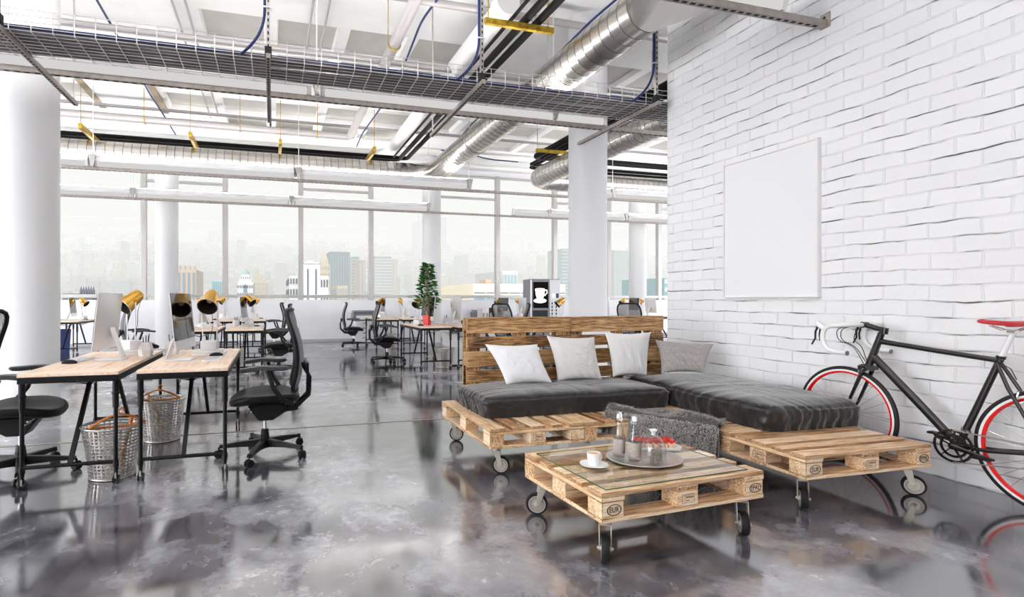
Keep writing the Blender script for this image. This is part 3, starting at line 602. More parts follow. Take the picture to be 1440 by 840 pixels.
def make_basket():
    t=thing('waste_basket','','basket',group='wire waste baskets');g=MB();n=34;m=15
    for k in range(n):
        a=2*PI*k/n;c,s=math.cos(a),math.sin(a);g.bar((.137*c,.137*s,.012),(.182*c,.182*s,.345),(.0095),.0016,up=(c,s,0))
    for i in range(m):
        z=.02+.32*i/(m-1);r=.137+.045*(z-.012)/.333;g.tube([(r*math.cos(2*PI*k/n),r*math.sin(2*PI*k/n),z) for k in range(n)],.0045,4,closed=True)
    g.build('wire_body',M['steel'],t);g=MB();g.tube([(.186*math.cos(2*PI*k/32),.186*math.sin(2*PI*k/32),.347) for k in range(32)],.0065,8,closed=True);g.build('top_rim',M['steel'],t);g=MB();g.tube([(.137*math.cos(2*PI*k/32),.137*math.sin(2*PI*k/32),.008) for k in range(32)],.007,8,closed=True);g.build('bottom_rim',M['steel'],t)
    MB().cyl((0,0,.006),(0,0,.010),.136,n=32).build('bottom',M['steel'],t);return t
protos={}
def place(kind,make,loc,rz,label):
    if kind not in protos:
        o=make();protos[kind]=o;o.location=loc;o.rotation_euler=(0,0,rz);o['label']=label;return o
    return dup(protos[kind],loc,rz,label)
# clusters: centre x, front y, parts shown, names of the left and the right desk
CL=[(-.905,3.86,'the nearest desk at far left','the second nearest desk, by the aisle chair'),
    (-.745,8.70,'the second-row left desk behind the nearest desks','the second-row right desk behind the nearest desks'),
    (-.745,12.5,'the last-row left desk behind the nearest desks','the last-row right desk behind the nearest desks'),
    (3.045,8.68,'the desk holding the red plant pot','the desk behind the left end of the sofa'),
    (3.0,12.45,'the small distant desk left of the plant','the small distant desk behind the plant'),
    (6.15,8.70,'the desk behind the sofa, left of the column','the desk behind the sofa, right of the column'),
    (6.3,12.5,'the distant desk left of the coffee machine','the distant desk before the coffee machine'),
    (-4.62,13.0,'the window desk half hidden by the big column','the window desk just right of the big column'),
    (10.3,12.4,'the farthest right desk, its left half','the farthest right desk, its right half')]
def jit(a): return R.uniform(-a,a)
for ci,(cx,y0,nl,nr) in enumerate(CL):
    j=0 if ci==0 else 1
    place('desk',make_desk,(cx-.335+.0,y0,0),0,'black framed oak desk: '+nl)
    place('desk',make_desk,(cx+.335,y0,0),0,'black framed oak desk: '+nr)
    T=.7355
    for s,nm in((-1,nl),(1,nr)):
        if ci==0: mx,my,ra=((-1.215,4.60,PI-.05) if s<0 else (-.655,4.45,-.12))
        else: mx,my,ra=cx+s*.30+jit(.03),y0+.72+jit(.1),(PI if s<0 else 0)+jit(.15)
        place('mon',make_monitor,(mx,my,T),ra,'slim silver monitor on '+nm)
        lx,ly=((-1.16,5.07) if s<0 else (-.505,4.83)) if ci==0 else (cx+s*.33+jit(.05),y0+1.12+jit(.12))
        if ci<3: place('books',make_books,(lx,ly,T),jit(.2)+(PI/2 if s>0 else .3)*1.0,'two white books under the lamp on '+nm)
        zt=T+(.0425 if ci<3 else .001)
        la=(PI+.75 if s<0 else -1.75) if ci in(0,3) else (PI+.3 if s<0 else -.2)+jit(.5)
        place('lamp',make_lamp,(lx,ly,zt),la,'gold shaded desk lamp on '+nm)
        if not(ci in(5,6,8)):
            kx,ky=((-1.415,4.64) if s<0 else (-.44,4.41)) if ci==0 else (cx+s*.50,y0+.6+jit(.05))
            place('kb',make_kb,(kx,ky,T),(PI if s<0 else 0)+jit(.08),'slim keyboard on '+nm)
            place('mouse',make_mouse,(kx,ky+(.28 if s>0 else -.22),T),PI*.1*s,'black mouse on '+nm)
        if ci in(0,1,3):
            px,py=((-1.0,4.84) if s<0 else (-.81,4.90)) if ci==0 else (cx+s*.15,y0+.95)
            place('cup',make_cup,(px,py,T),jit(1),'white pencil holder on '+nm)
        if ci in(0,1,3,4):
            bx,by=((-1.045,4.07) if s<0 else (-.905+.0,5.00)) if ci==0 else (cx+s*.14,y0+(.35 if s<0 else .85))
            if ci==3: bx,by=cx-.12+(s+1)*.18,y0+.55+.3*s
            if ci==4 and s>0: continue
            place('basket',make_basket,(bx,by,0),jit(1),'metal waste basket under '+nm)
CH=[(-1.66,4.27,0.02,'black mesh chair at the left edge, facing the nearest desk'),
    (-.05,4.30,PI,'large black mesh chair in the aisle, right of the nearest desks'),
    (-2.05,9.6,.35,'black mesh chair between the nearest monitor and the second white column'),
    (.11,9.05,PI-.05,'black mesh chair in the aisle directly behind the nearest aisle chair'),
    (.06,13.1,PI+.1,'farthest black mesh chair in the left aisle, by the window wall'),
    (2.12,9.95,-.1,'black mesh chair facing the desk with the potted plant'),
    (2.02,13.6,-.15,'small distant black chair beside the grey copier left of the plant'),
    (3.98,9.15,PI+.35,'black chair back above the sofa back, second from the left there'),
    (5.0,9.35,-.5,'black chair back in front of the coffee machine, above the sofa back'),
    (6.85,9.2,PI+.5,'black chair back right of the white column, above the sofa back'),
    (4.85,13.1,-.3,'small black chair back behind the gold lamp near the left sofa end')]
for x,y,a,l in CH: place('chair',make_chair,(x,y,0),a,l)
# things thrown in the two near baskets
def hanger(label,x,y,z,rz,rx):
    b=MB();b.tube([(-.17,0,0),(-.09,0,.05),(0,0,.085),(.09,0,.05),(.17,0,0)],.008,6);b.tube([(-.17,0,0),(-.06,.01,-.012),(.06,-.01,-.01),(.17,0,0)],.008,6);b.tube([(0,0,.085),(.0,0,.11),(.02,0,.125),(.035,0,.11),(.025,0,.095)],.005,6)
    o=b.build('clothes_hanger',M['orange'],ang=60);o.location=(x,y,z);o.rotation_euler=(rx,0,rz);tag(o,label,'hanger','orange hangers in the baskets')
hanger('orange hanger lying across the rim of the basket under the nearest desk',-1.0,4.02,.352,.4,.25)
hanger('orange hanger across the rim of the basket beneath the second desk',-.93,4.98,.352,.1,.2)
def roll(name,label,cat,p0,p1,r,mat):
    b=MB();b.cyl(p0,p1,r,n=14);tag(b.build(name,mat),label,cat)
roll('leather_strap','brown rolled strap standing in the basket under the nearest desk','strap',(-1.0,4.02,.03),(-.93,4.10,.40),.012,M['orange'])
roll('paper_roll','white paper roll sticking out of the basket beneath the second desk','paper',(-.97,5.0,.03),(-1.03,5.04,.395),.022,M['book'])
roll('cardboard_tube','beige cardboard tube standing in the basket beneath the second desk','tube',(-.90,5.0,.03),(-.97,4.94,.37),.020,P('cardboard',(.55,.40,.24),.8))
# potted plant
t=thing('potted_plant','leafy green plant in a red square pot on a distant desk','plant',(2.72,9.28,.736))
b=MB();b.lathe([(0,0),(.075,0),(.088,.155),(.094,.155),(.094,.175),(.083,.175),(.080,.16),(0,.16)],4);b.build('pot',M['red'],t,bevel=.004)
MB().box(-.055,.055,-.055,.055,.155,.165).build('soil',M['soil'],t)
b=MB();tips=[]
for i in range(3): 
    x=.012*(i-1);b.tube([(x,0,.15),(x*1.6+.01,.01,.40),(x*2,-.01,.62),(x*3+.01,0,.85+.12*i)],[.011,.009,.007,.004],7)
LF=MB()
def leaf(p,d,l,w,tw):
    d=Vector(d).normalized();s=d.cross(Vector((0,0,1))).normalized();n_=s.cross(d).normalized();s=(s*math.cos(tw)+n_*math.sin(tw));n_=s.cross(d)
    c=[p,p+d*l*.3+s*w*.42,p+d*l*.62+s*w*.46-n_*l*.04,p+d*l-n_*l*.13,p+d*l*.62-s*w*.46-n_*l*.04,p+d*l*.3-s*w*.42,p+d*l*.3+n_*w*.12,p+d*l*.62+n_*w*.09]
    LF.add(c,[(0,6,1),(1,6,7,2),(2,7,3),(3,7,4),(4,7,6,5),(5,6,0)])
for i in range(360):
    h=.33+.78*(i/360)**.95;rad=.27*max(0,1.14-h)**.75*min(1,(h-.22)/.2)*R.uniform(.25,1.05)+.012;a=i*2.399+R.uniform(-.3,.3)
    p=Vector((rad*math.cos(a)*.75,rad*math.sin(a)*.75,h+R.uniform(-.03,.03)));
    if i%3==0: b.tube([(0,0,h-.12),(p.x*.6,p.y*.6,h-.04),tuple(p)],[.004,.003,.002],5)
    leaf(p,(math.cos(a)+R.uniform(-.3,.3),math.sin(a)+R.uniform(-.3,.3),R.uniform(-.3,.75)),R.uniform(.09,.145),R.uniform(.045,.068),R.uniform(-.7,.7))
b.build('stem',M['bark'],t,ang=60);LF.build('foliage',M['leaf'],t,ang=60)
# coffee vending machine
t=thing('coffee_machine','tall grey coffee vending machine with a lit cup picture, behind the sofa back','vending machine',(6.95,12.85,0),-.20)
W_,H_=.80,1.74
MB().box(-W_/2,W_/2,-.35,.35,0,H_).build('cabinet',M['grey'],t,bevel=.01)
MB().box(-W_/2+.01,-W_/2+.045,-.362,-.35,.02,H_-.02).build('side_trim',M['wht'],t)
MB().box(-.34,.10,-.372,-.35,.16,H_-.03).build('door_panel',M['grey'],t,bevel=.004)
MB().box(.12,W_/2,-.368,-.35,.10,H_-.02).build('control_panel',M['lgrey'],t,bevel=.004)
pic=MB();pic.box(-.32,.08,-.378,-.372,.98,H_-.08);pic.build('cup_picture',emit('picture_black',(.01,.01,.01),.3),t)
cup=MB();cpf=[(-.27,.37),(-.26,.385),(-.14,.40),(-.02,.385),(-.01,.37),(-.03,.22),(-.06,.13),(-.09,.10),(-.19,.10),(-.22,.13),(-.25,.22)]
cup.prism(cpf,lambda a,c,d:(a,d,1.10+c),-.3785,-.380);cup.tube([(-.02,-.379,1.44),(.04,-.379,1.45),(.05,-.379,1.38),(-.02,-.379,1.30)],.012,6);cup.prism([(-.14+.17*math.cos(2*PI*i/24),.07+.06*math.sin(2*PI*i/24)) for i in range(24)],lambda a,c,d:(a,d,1.10+c),-.3785,-.380)
cup.build('cup_image',emit('picture_white',(1,.93,.84),.95),t)
MB().prism([(-.14+.10*math.cos(2*PI*i/24),.372+.014*math.sin(2*PI*i/24)) for i in range(24)],lambda a,c,d:(a,d,1.10+c),-.3802,-.381).build('cup_coffee',emit('picture_coffee',(.10,.07,.05),.5),t)
b=MB()
for i in range(6):
    b.box(.17,.20,-.371,-.368,.62+i*.09,.68+i*.09);b.box(.28,.31,-.371,-.368,.62+i*.09,.68+i*.09)
b.build('selection_buttons',M['black'],t);MB().box(.17,.27,-.374,-.368,1.24,1.36).build('display',M['wht'],t);MB().box(.29,.36,-.374,-.368,1.24,1.36).build('coin_slot',M['navy'],t)
MB().box(-.33,.06,-.40,-.372,.55,.92).build('dispense_hatch',M['black'],t,bevel=.006)
# copier and cabinets by the windows
def cabinet(label,loc,rz,w,d,h,nd,mat,name='drawer_cabinet'):
    t=thing(name,label,'cabinet',loc,rz);MB().box(-w/2,w/2,-d/2,d/2,.02,h).build('cabinet_body',mat,t,bevel=.004)
    for i in range(nd):
        z0=.04+(h-.06)*i/nd;dr=MB().box(-w/2+.01,w/2-.01,-d/2-.012,-d/2,z0,z0+(h-.06)/nd-.012).build('drawer',mat,t,bevel=.002)
        MB().box(-.05,.05,-d/2-.022,-d/2-.012,z0+(h-.06)/nd-.045,z0+(h-.06)/nd-.03).build('handle',M['black'],dr)
cabinet('white drawer cabinet on the floor beside the left end of the sofa back',(3.31,9.35,0),0,.40,.5,.58,1,M['wht'])
cabinet('small white drawer cabinet under the distant grey copier',(2.48,14.9,0),0,.5,.5,.60,4,M['wht'])
cabinet('grey low cabinet behind the sofa back carrying the second copier',(6.1,14.9,0),0,.6,.5,.60,2,M['grey'])
def copier(label,loc,w=.62):
    t=thing('copier',label,'copier',loc);MB().box(-w/2,w/2,-.24,.24,0,.22).build('copier_body',M['grey'],t,bevel=.01);MB().box(-w/2+.08,w/2-.1,-.25,-.24,.05,.15).build('paper_tray',M['wht'],t);MB().box(-w/2+.02,w/2-.02,-.23,.24,.225,.29).build('lid',P('copier_lid',(.20,.20,.25),.4),t,bevel=.015)
copier('grey copier on the white cabinet near the window, left of the potted plant',(2.48,14.9,.605))
copier('grey copier seen above the sofa back next to the gold lamp',(6.1,14.9,.605),.58)
# file binders and books standing on the desks behind the sofa back
for i,(x,mt,wd) in enumerate(((0,'white','white'),(.085,'white','white'),(.17,'black','black'),(.235,'orange','brown'),(.29,'white','white'),(.375,'black','black'),(.43,'orange','brown'))):
    t=thing('file_binder','%s binder, %s from the left in the row left of the coffee machine'%(wd,['first','second','third','fourth','fifth','sixth','seventh'][i]),'binder',(4.05+x*.9,9.95,.7355),group='binders standing left of the coffee machine')
    w=.032 if mt!='white' else .036
    MB().box(-w,w,-.13,.13,0,.30).build('cover',M[mt] if mt!='orange' else P('kraft%d'%i,(.45,.30,.16),.7),t,bevel=.003);MB().box(-w*.6,w*.6,-.131,-.13,.08,.20).build('spine_label',M['paper'],t)
cabinet('tall white sideboard under the row of binders left of the coffee machine',(4.24,9.95,0),0,.62,.4,.7355,2,M['wht'],'sideboard')
# blue bin at left window
b=MB();b.lathe([(0,0),(.15,0),(.18,.5),(.185,.5),(.185,.53),(.165,.53),(.14,.02),(0,.02)],4);o=b.build('recycling_bin',P('bin_blue',(.05,.08,.28),.5));o.location=(-4.55,13.75,0);tag(o,'blue bin under the desk right of the big left column','bin')
# ================================================================ pallet lounge
def pallet(t,Lx,Sy,h,wx,wy,ox=0,oy=0,blocks=True,bw=None):
    T=.021;bw=bw or [.162,.122,.162,.122,.162];g=(1-sum(bw))/4;hb=h-3*T
    b=MB();y=0
    for w in bw:
        b.box(ox,ox+Lx,oy+y*Sy,oy+(y+w)*Sy,h-T,h);y+=w+g
    b.m=[0 if i%6==1 else 1 for i in range(len(b.f))];b.build('deck_board',[wx,M['shade_sawx'] if wx==M['plx'] else wx],t,bevel=.003)  # all faces but the top get the sawn tone with painted gap shade
    b=MB();bx=(0,(Lx-.125)/2,Lx-.125)
    for x in bx: b.box(ox+x,ox+x+.125,oy,oy+Sy,h-2*T,h-T-.0005)
    b.build('cross_board',wy,t,bevel=.003)
    by=(0,(Sy-.12)/2,Sy-.105)
    for i,x in enumerate(bx):
        for j,yy in enumerate(by):
            xx=x+(.012 if i==0 else 0);x2=.113 if i!=1 else .125
            MB().box(ox+x,ox+x+.125 if i==1 else ox+x+.118,oy+yy,oy+yy+(.12 if j==1 else .105),T,h-2*T-.0005).build('block',wx,t,bevel=.003)
    b=MB()
    for yy in by: b.box(ox,ox+Lx,oy+yy,oy+yy+.105,0,T-.0005)
    for x in(0,Lx-.125): b.box(ox+x,ox+x+.125,oy+.106,oy+(Sy-.12)/2-.001,0,T-.0005);b.box(ox+x,ox+x+.125,oy+(Sy-.12)/2+.106,oy+Sy-.106,0,T-.0005)
    b.build('base_board',wx,t,bevel=.003)
def stamp(t,txt,M4,w=.04,h=.026):
    s=MB();n=28
    s.add([M4@Vector((w*k*math.cos(2*PI*i/n),h*k*math.sin(2*PI*i/n),.0008)) for k in(1,.86) for i in range(n)],[(i,(i+1)%n,n+(i+1)%n,n+i) for i in range(n)])
    o=s.build('brand_mark_ring',M['ink'],t);text_part('brand_mark',txt,h*1.25,M['ink'],t,M4@Matrix.Translation((0,0,.0006))@Matrix.Diagonal((.9,1.1,1,1)))
def marks(t,M4):
    s=MB();R3=random.Random(5)
    for a in(-1,1): s.add([M4@Vector((a*.036+d,y_,.0008)) for d,y_ in((-.001,-.02),(.001,-.02),(.001,.02),(-.001,.02))],[(0,1,2,3)])
    for yy in(-.02,.02): s.add([M4@Vector((x_,yy+d,.0008)) for x_,d in((-.036,-.001),(.036,-.001),(.036,.001),(-.036,.001))],[(0,1,2,3)])
    s.add([M4@Vector((-.018+d,y_,.0008)) for d,y_ in((-.001,-.02),(.001,-.02),(.001,.02),(-.001,.02))],[(0,1,2,3)])
    for k in range(9):
        x_=-.012+k*.005;s.add([M4@Vector((x_+d,.006+y_,.0008)) for d,y_ in((0,-.004),(.0035,-.004),(.0035,R3.choice((.002,.005))),(0,.004))],[(0,1,2,3)])
        if k<4: s.add([M4@Vector((x_+d,-.010+y_,.0008)) for d,y_ in((0,-.003),(.0035,-.003),(.0035,.003),(0,.002))],[(0,1,2,3)])
    s.build('stencil_mark',M['ink'],t)
def FRONT(x,y,z): return Matrix.Translation((x,y,z))@Matrix.Rotation(PI/2,4,'X')
def LEFT(x,y,z): return Matrix.Translation((x,y,z))@Matrix.Rotation(-PI/2,4,'Z')@Matrix.Rotation(PI/2,4,'X')
def caster(t,x,y,h,a,r=.060):
    f=MB();f.box(x-.045,x+.045,y-.038,y+.038,h-.006,h);f.cyl((x,y,h-.03),(x,y,h-.006),.028,n=18)
    c,s=math.cos(a),math.sin(a);ox,oy=.035*c,.035*s;nx,ny=-s,c
    for k in(-1,1):
        p=[(x-.018*c,y-.018*s,h-.03),(x+.026*c,y+.026*s,h-.03),(x+ox+.010*c,y+oy+.010*s,r-.010),(x+ox-.012*c,y+oy-.012*s,r-.010)]
        o1=[(q_[0]+nx*k*.024,q_[1]+ny*k*.024,q_[2]) for q_ in p];o2=[(q_[0]+nx*k*.028,q_[1]+ny*k*.028,q_[2]) for q_ in p]
        f.add(o1+o2,[(0,1,2,3),(7,6,5,4),(0,4,5,1),(1,5,6,2),(2,6,7,3),(3,7,4,0)])
    f.box(-.03,.03,-.028,.028,-.004,0,Matrix.Translation((x,y,h-.028))@Matrix.Rotation(a,4,'Z'))
    ax=Vector((nx,ny,0));w=Vector((x+ox,y+oy,r));f.cyl(w-ax*.036,w+ax*.036,.007,n=8)
    fo=f.build('caster',M['zinc'],t,bevel=.0015)
    g=MB();T=Matrix.Translation(w)@Matrix.Rotation(a,4,'Z')@Matrix.Rotation(PI/2,4,'X')
    g.lathe([(.046,-.017),(r-.004,-.018),(r,-.012),(r,.012),(r-.004,.018),(.046,.017)],32,(0,0,0),T);g.cur=1;g.lathe([(0,-.021),(.014,-.021),(.016,-.012),(.034,-.012),(.040,-.0175),(.047,-.0175),(.047,.0175),(.040,.0175),(.034,.012),(.016,.012),(.014,.021),(0,.021)],28,(0,0,0),T)
    g.cur=2;g.lathe([(.030,-.0150),(.030,-.0185),(.043,-.0185),(.043,-.0150)],28,(0,0,0),T);g.lathe([(.030,.0150),(.030,.0185),(.043,.0185),(.043,.0150)],28,(0,0,0),T);g.build('wheel',[M['rubber'],M['zinc'],M['rail']],fo)

def lift(t,fn,z,x=0,y=0,rz=0):
    old=set(t.children);fn()
    for c in t.children:
        if c not in old: c.location=(x,y,z);c.rotation_euler=(0,0,rz)
# coffee table
PH=.138;TZ=.192
t=thing('pallet_coffee_table','low coffee table made of one pallet on four casters, with a glass sheet on top','table',(1.423,2.069,0),math.radians(3.3))
def f_():
    pallet(t,.985,.68,PH,M['plx'],M['ply'])
    stamp(t,'EUR',FRONT(.064,-.001,.058));stamp(t,'EPAL',FRONT(.925,-.001,.058),.04,.024);marks(t,FRONT(.492,-.001,.058))
lift(t,f_,TZ)
for x,y,a in((.07,.07,-2.2),(.915,.07,-2.2),(.07,.60,2.67),(.9,.60,.4)): caster(t,x,y,TZ,a)
ZT=TZ+PH
# sofa seat: two pallets side by side, boards front to back
t=thing('pallet_sofa_seat','long left seat of the sofa, two pallets side by side on casters','sofa base',(1.412,3.32,0))
for k in(0,1): lift(t,lambda: pallet(t,1.055,.722,PH,M['ply0'],M['plx0'],blocks=True),.187,(k+1)*.7275-.003,0,PI/2)
lift(t,lambda:marks(t,FRONT(.36,-.001,.058)),.187)
for x,y,a in((.08,.08,-.43),(.07,.97,-.4),(1.37,.1,-.6),(1.37,.95,1.)): caster(t,x,y,.187,a)
# chaise: three pallets in a row towards the camera
t=thing('pallet_chaise_base','right wing of the sofa, pallets on casters running along the brick wall','sofa base',(2.872,2.272,0),math.radians(-1.2))
for k in range(3): lift(t,lambda: pallet(t,.965,.625,PH,M['plx'],M['ply']),.187,0,k*.632)
def f_():
    stamp(t,'EUR',FRONT(.064,-.001,.058));stamp(t,'EPAL',FRONT(.90,-.001,.058));marks(t,LEFT(-.001,.31,.058));marks(t,FRONT(.48,-.001,.058))
lift(t,f_,.187)
for x,y,a in((.08,.09,-2.3),(.895,.09,-.9),(.08,1.78,.5),(.88,1.78,.4)): caster(t,x,y,.187,a)
# back rests: pallets standing on edge
for k,(x,w) in enumerate(((1.612,'left half of the sofa back, an aged pallet standing on its long edge'),(2.617,'right half of the sofa back, an aged pallet near the brick wall'))):
    t=thing('upright_pallet',w,'sofa back',(x,4.40,.327),rot=(PI/2,0,0),group='upright pallets of the sofa back')
    pallet(t,.997,.715,.128,M['bkx'],M['bky'],bw=[.19,.137,.19,.137,.19])

# ---------------------------------------------------------------- mattresses, cushions, throw
def mattress(label,x0,x1,y0,y1,z0,z1,seed,skirt=.5,rz=0,top=.010,dirx=False):
    cx,cy=(x0+x1)/2,(y0+y1)/2;a,b_,c=(x1-x0)/2,(y1-y0)/2,(z1-z0)/2;b=MB();nu,nv=220,44
    import itertools
    def fn(u,v):
        ph=2*PI*u;th=PI*(v-.5);C,S=math.cos(ph),math.sin(ph);e=16
        r=(abs(C)**e+abs(S)**e)**(-1/e);ce,se=math.cos(th),math.sin(th);e2=6
        k=(abs(ce)**e2+abs(se)**e2)**(-1/e2);X=C*r*min(1,ce*k)*1.;Y=S*r*min(1,ce*k);Z=se*k
        px,py,pz=a*X,b_*Y,c*Z;side=max(0,min(1,(ce*k-.86)/.14))
        s_=(py if abs(X)>abs(Y) else px)
        f=noise.noise(Vector((s_*26+seed+1.5*math.sin(pz*20+seed),pz*7,seed)))+.5*noise.noise(Vector((s_*52,pz*12,seed+9)))
        amp=.016*side;inw=-.008*side*(1-abs(Z)) if False else 0
        d=amp*f
        px+=d*(1 if X>0 else -1)*(abs(X)>.8);py+=d*(1 if Y>0 else -1)*(abs(Y)>.8)
        seam=.012*math.exp(-((Z-.62)/.07)**2)*side;px*=1-seam/a;py*=1-seam/b_
        if Z>.5:
            w=noise.noise(Vector((px*1.6+seed,py*7.5,seed))) if dirx else noise.noise(Vector((px*7.5+seed,py*1.6,seed)))
            pz+=top*(w*1.3)+.010*math.exp(-((X*X)**4+(Y*Y)**4)*2)+.006*f*(1-side)
        if Z<-.6: pz=-c+.0*pz
        pz=max(pz,-c+.001);return (px,py,pz)
    b.grid(fn,nu,nv);o=b.build('seat_cushion',M['velvet'],ang=80);o.location=(cx,cy,(z0+z1)/2);o.rotation_euler=(0,0,rz);tag(o,label,'cushion');return o
mattress('long black velvet mattress on the left seat before the pallet back',1.495,3.13,3.60,4.262,.3265,.492,3.)
mattress('puffy black velvet mattress on the right wing along the brick wall',3.145,3.97,2.71,4.255,.3265,.507,11.,rz=math.radians(-1.5),dirx=True,top=.014)
def pillow(label,BLc,BRc,TRc,TLc,mat,bulge=.07,pat=None,seed=0):
    BLc,BRc,TRc,TLc=map(Vector,(BLc,BRc,TRc,TLc));nrm=(BRc-BLc).cross(TLc-BLc).normalized();b=MB();n=34
    def side(sg):
        def fn(u,v):
            e=.10;uu=u+ (.5-u)*e*4*v*(1-v)*(abs(2*u-1)**2)*0.9;vv=v+(.5-v)*e*4*u*(1-u)*(abs(2*v-1)**2)*.9
            p=BLc*(1-uu)*(1-vv)+BRc*uu*(1-vv)+TRc*uu*vv+TLc*(1-uu)*vv
            h=(max(0,(1-abs(2*u-1)**2.6))*max(0,(1-abs(2*v-1)**2.6)))**.55
            w=.007*noise.noise(Vector((u*6,v*6,seed)))+.010*noise.noise(Vector((u*11+v*5,v*3,seed+4)))*(1-v)
            g=0
            if pat=='quilt': g=-.0028*max(math.exp(-(((u+v)*4%1-.5)/.07)**2),math.exp(-(((u-v)*4%1-.5)/.07)**2))
            if pat=='rib': g=-.0032*(math.sin(u*150)>0.3)
            if pat=='swirl': g=.0018*math.sin(30*noise.noise(Vector((u*3.,v*3.,seed))))
            return p+nrm*(sg*(bulge*h+(w+g)*h))
        return fn
    b.grid(side(1),n*2,n*2);b.grid(side(-1),n,n);pp=[BLc,BRc,TRc,TLc]
    o=b.build('throw_pillow',mat,ang=80);tag(o,label,'pillow','pillows on the sofa');return o
zs=.498
def back(u,v,Y): return at(u,v,Y)
pillow('white quilted pillow at the left end of the sofa, first from the left',(1.86,4.02,zs),(2.27,4.0,zs),back(755.5,484,4.13),back(681.5,484,4.13),M['fw'],.062,'quilt',1)
pillow('off-white pillow with a swirl pattern, second from the left on the sofa',(2.36,4.07,zs),(2.78,4.04,zs),back(836,474,4.15),back(768.5,472,4.15),M['fp'],.06,'swirl',2)
pillow('pale ribbed pillow, third from the left against the right half of the sofa back',(2.93,4.10,zs+.01),(3.27,4.08,zs+.015),back(915.5,467,4.17),back(850,467,4.17),M['fs'],.055,'rib',3)
pillow('grey linen pillow in the corner beside the brick wall, rightmost on the sofa',(3.47,4.13,zs+.02),(3.88,4.05,zs+.02),back(1004,484,4.20),back(921,478,4.20),M['fl'],.05,None,4)
# shaggy throw: lies on the corner of seat and wing, one end hangs over the pallet edge
TH=MB();G={}
def thr(u,v):
    # u runs right along the edge, v from the mattresses down over the edge
    A=Vector((2.46,3.50,.345));B_=Vector((2.86,2.86,.345))
    p=A.lerp(B_,u);inw=Vector((.42,.30,0)).normalized();s=.30-v*.66
    fold=.018*math.sin(u*17+1)+.012*math.sin(u*31)
    if s>0:
        q_=p+inw*s*(.9 if u>.25 else .55);q_.z=.352+.020*math.sin(u*9+s*14)+.030*math.exp(-((s-.04)/.08)**2)+.03*noise.noise(Vector((u*5,s*9,1)))
    else:
        q_=p-inw*(.012+fold*min(1,-s*8)+.03*min(1,-s*4)+.025);q_.z=.372+s*(.92 if u>.30 else .42+.5*u/.30)
        q_.z=max(q_.z,.015)
    return q_
TH.grid(thr,60,50)
o=TH.build('throw_blanket',M['shag'],ang=180,thick=.02);tag(o,'dark grey shaggy throw draped over the inner corner of the sofa','blanket')
TU=MB();R4=random.Random(9)
for i in range(16000):
    u,v=R4.random(),R4.random();p=thr(u,v);e=.01;n_=(thr(min(1,u+e),v)-p).cross(thr(u,min(1,v+e))-p)
    if n_.length<1e-9: continue
    n_.normalize();n_=-n_ if n_.z<0 or (abs(n_.z)<.25 and n_.y>0) else n_
    d=(n_+Vector((R4.uniform(-.9,.9),R4.uniform(-.9,.9),R4.uniform(-1.,.5)))).normalized();s_=d.orthogonal().normalized()*.0032;l=R4.uniform(.018,.036);b0=p+n_*.008;k=d*l+Vector((0,0,-.006))
    TU.add([b0-s_,b0+s_,b0+k],[(0,1,2)])
w=TU.build('wool_pile',[M['shagt']],o);w['kind']='stuff'
# ---------------------------------------------------------------- on the coffee table
TOP=ZT+.0005
g=MB();Tg=Matrix.Translation((1.423,2.069,0))@Matrix.Rotation(math.radians(3.3),4,'Z')
c=[(1.463,2.10),(2.335,2.155),(2.300,2.735),(1.43,2.70)]
g.add([(x,y,z) for z in(TOP,TOP+.006) for x,y in c],[(3,2,1,0),(4,5,6,7),(0,1,5,4),(1,2,6,5),(2,3,7,6),(3,0,4,7)]);g.m=[0,0,1,1,1,1]
o=g.build('glass_sheet',[M['sheet'],M['gedge']]);tag(o,'clear glass sheet with green edge lying on the pallet coffee table','glass sheet')
ZG=TOP+.0065
t=thing('saucer','white saucer under the coffee cup on the glass sheet','saucer',(1.605,2.405,ZG));MB().lathe([(0,0),(.03,0),(.045,.004),(.072,.013),(.070,.015),(.044,.007),(0,.005)],36).build('plate',M['wht'],t,ang=50)
t=thing('coffee_cup','white cup of milky coffee standing on the saucer','cup',(1.603,2.405,ZG+.0055));b=MB();b.lathe([(0,0),(.026,0),(.029,.006),(.035,.066),(.032,.066),(.027,.01),(0,.008)],36);b.build('cup_body',M['wht'],t,ang=50)
MB().tube([(.030,.006,.052),(.050,.010,.050),(.054,.011,.034),(.044,.008,.018),(.029,.004,.018)],.0042,8).build('handle',M['wht'],t);MB().cyl((0,0,.055),(0,0,.0600),.0318,n=28).build('coffee',M['coffee'],t)
tc=(1.935,2.435)
t=thing('serving_tray','oval grey metal tray with bottles and a glass dome on the coffee table','tray',(tc[0],tc[1],ZG),.0)
b=MB();n=56
def ov(k,z): return [(.205*k*math.cos(2*PI*i/n),.172*k*math.sin(2*PI*i/n),z) for i in range(n)]
lay=[ov(0.001,.002),ov(.80,.002),ov(.86,.006),ov(.95,.013),ov(1.,.013),ov(1.005,.011),ov(.95,.010),ov(.85,0.),ov(.001,0)]
b.add([p for l_ in lay for p in l_],[(i*n+k,i*n+(k+1)%n,(i+1)*n+(k+1)%n,(i+1)*n+k) for i in range(len(lay)-1) for k in range(n)]);b.build('tray_plate',M['traym'],t,ang=40)
ZY=ZG+.0030
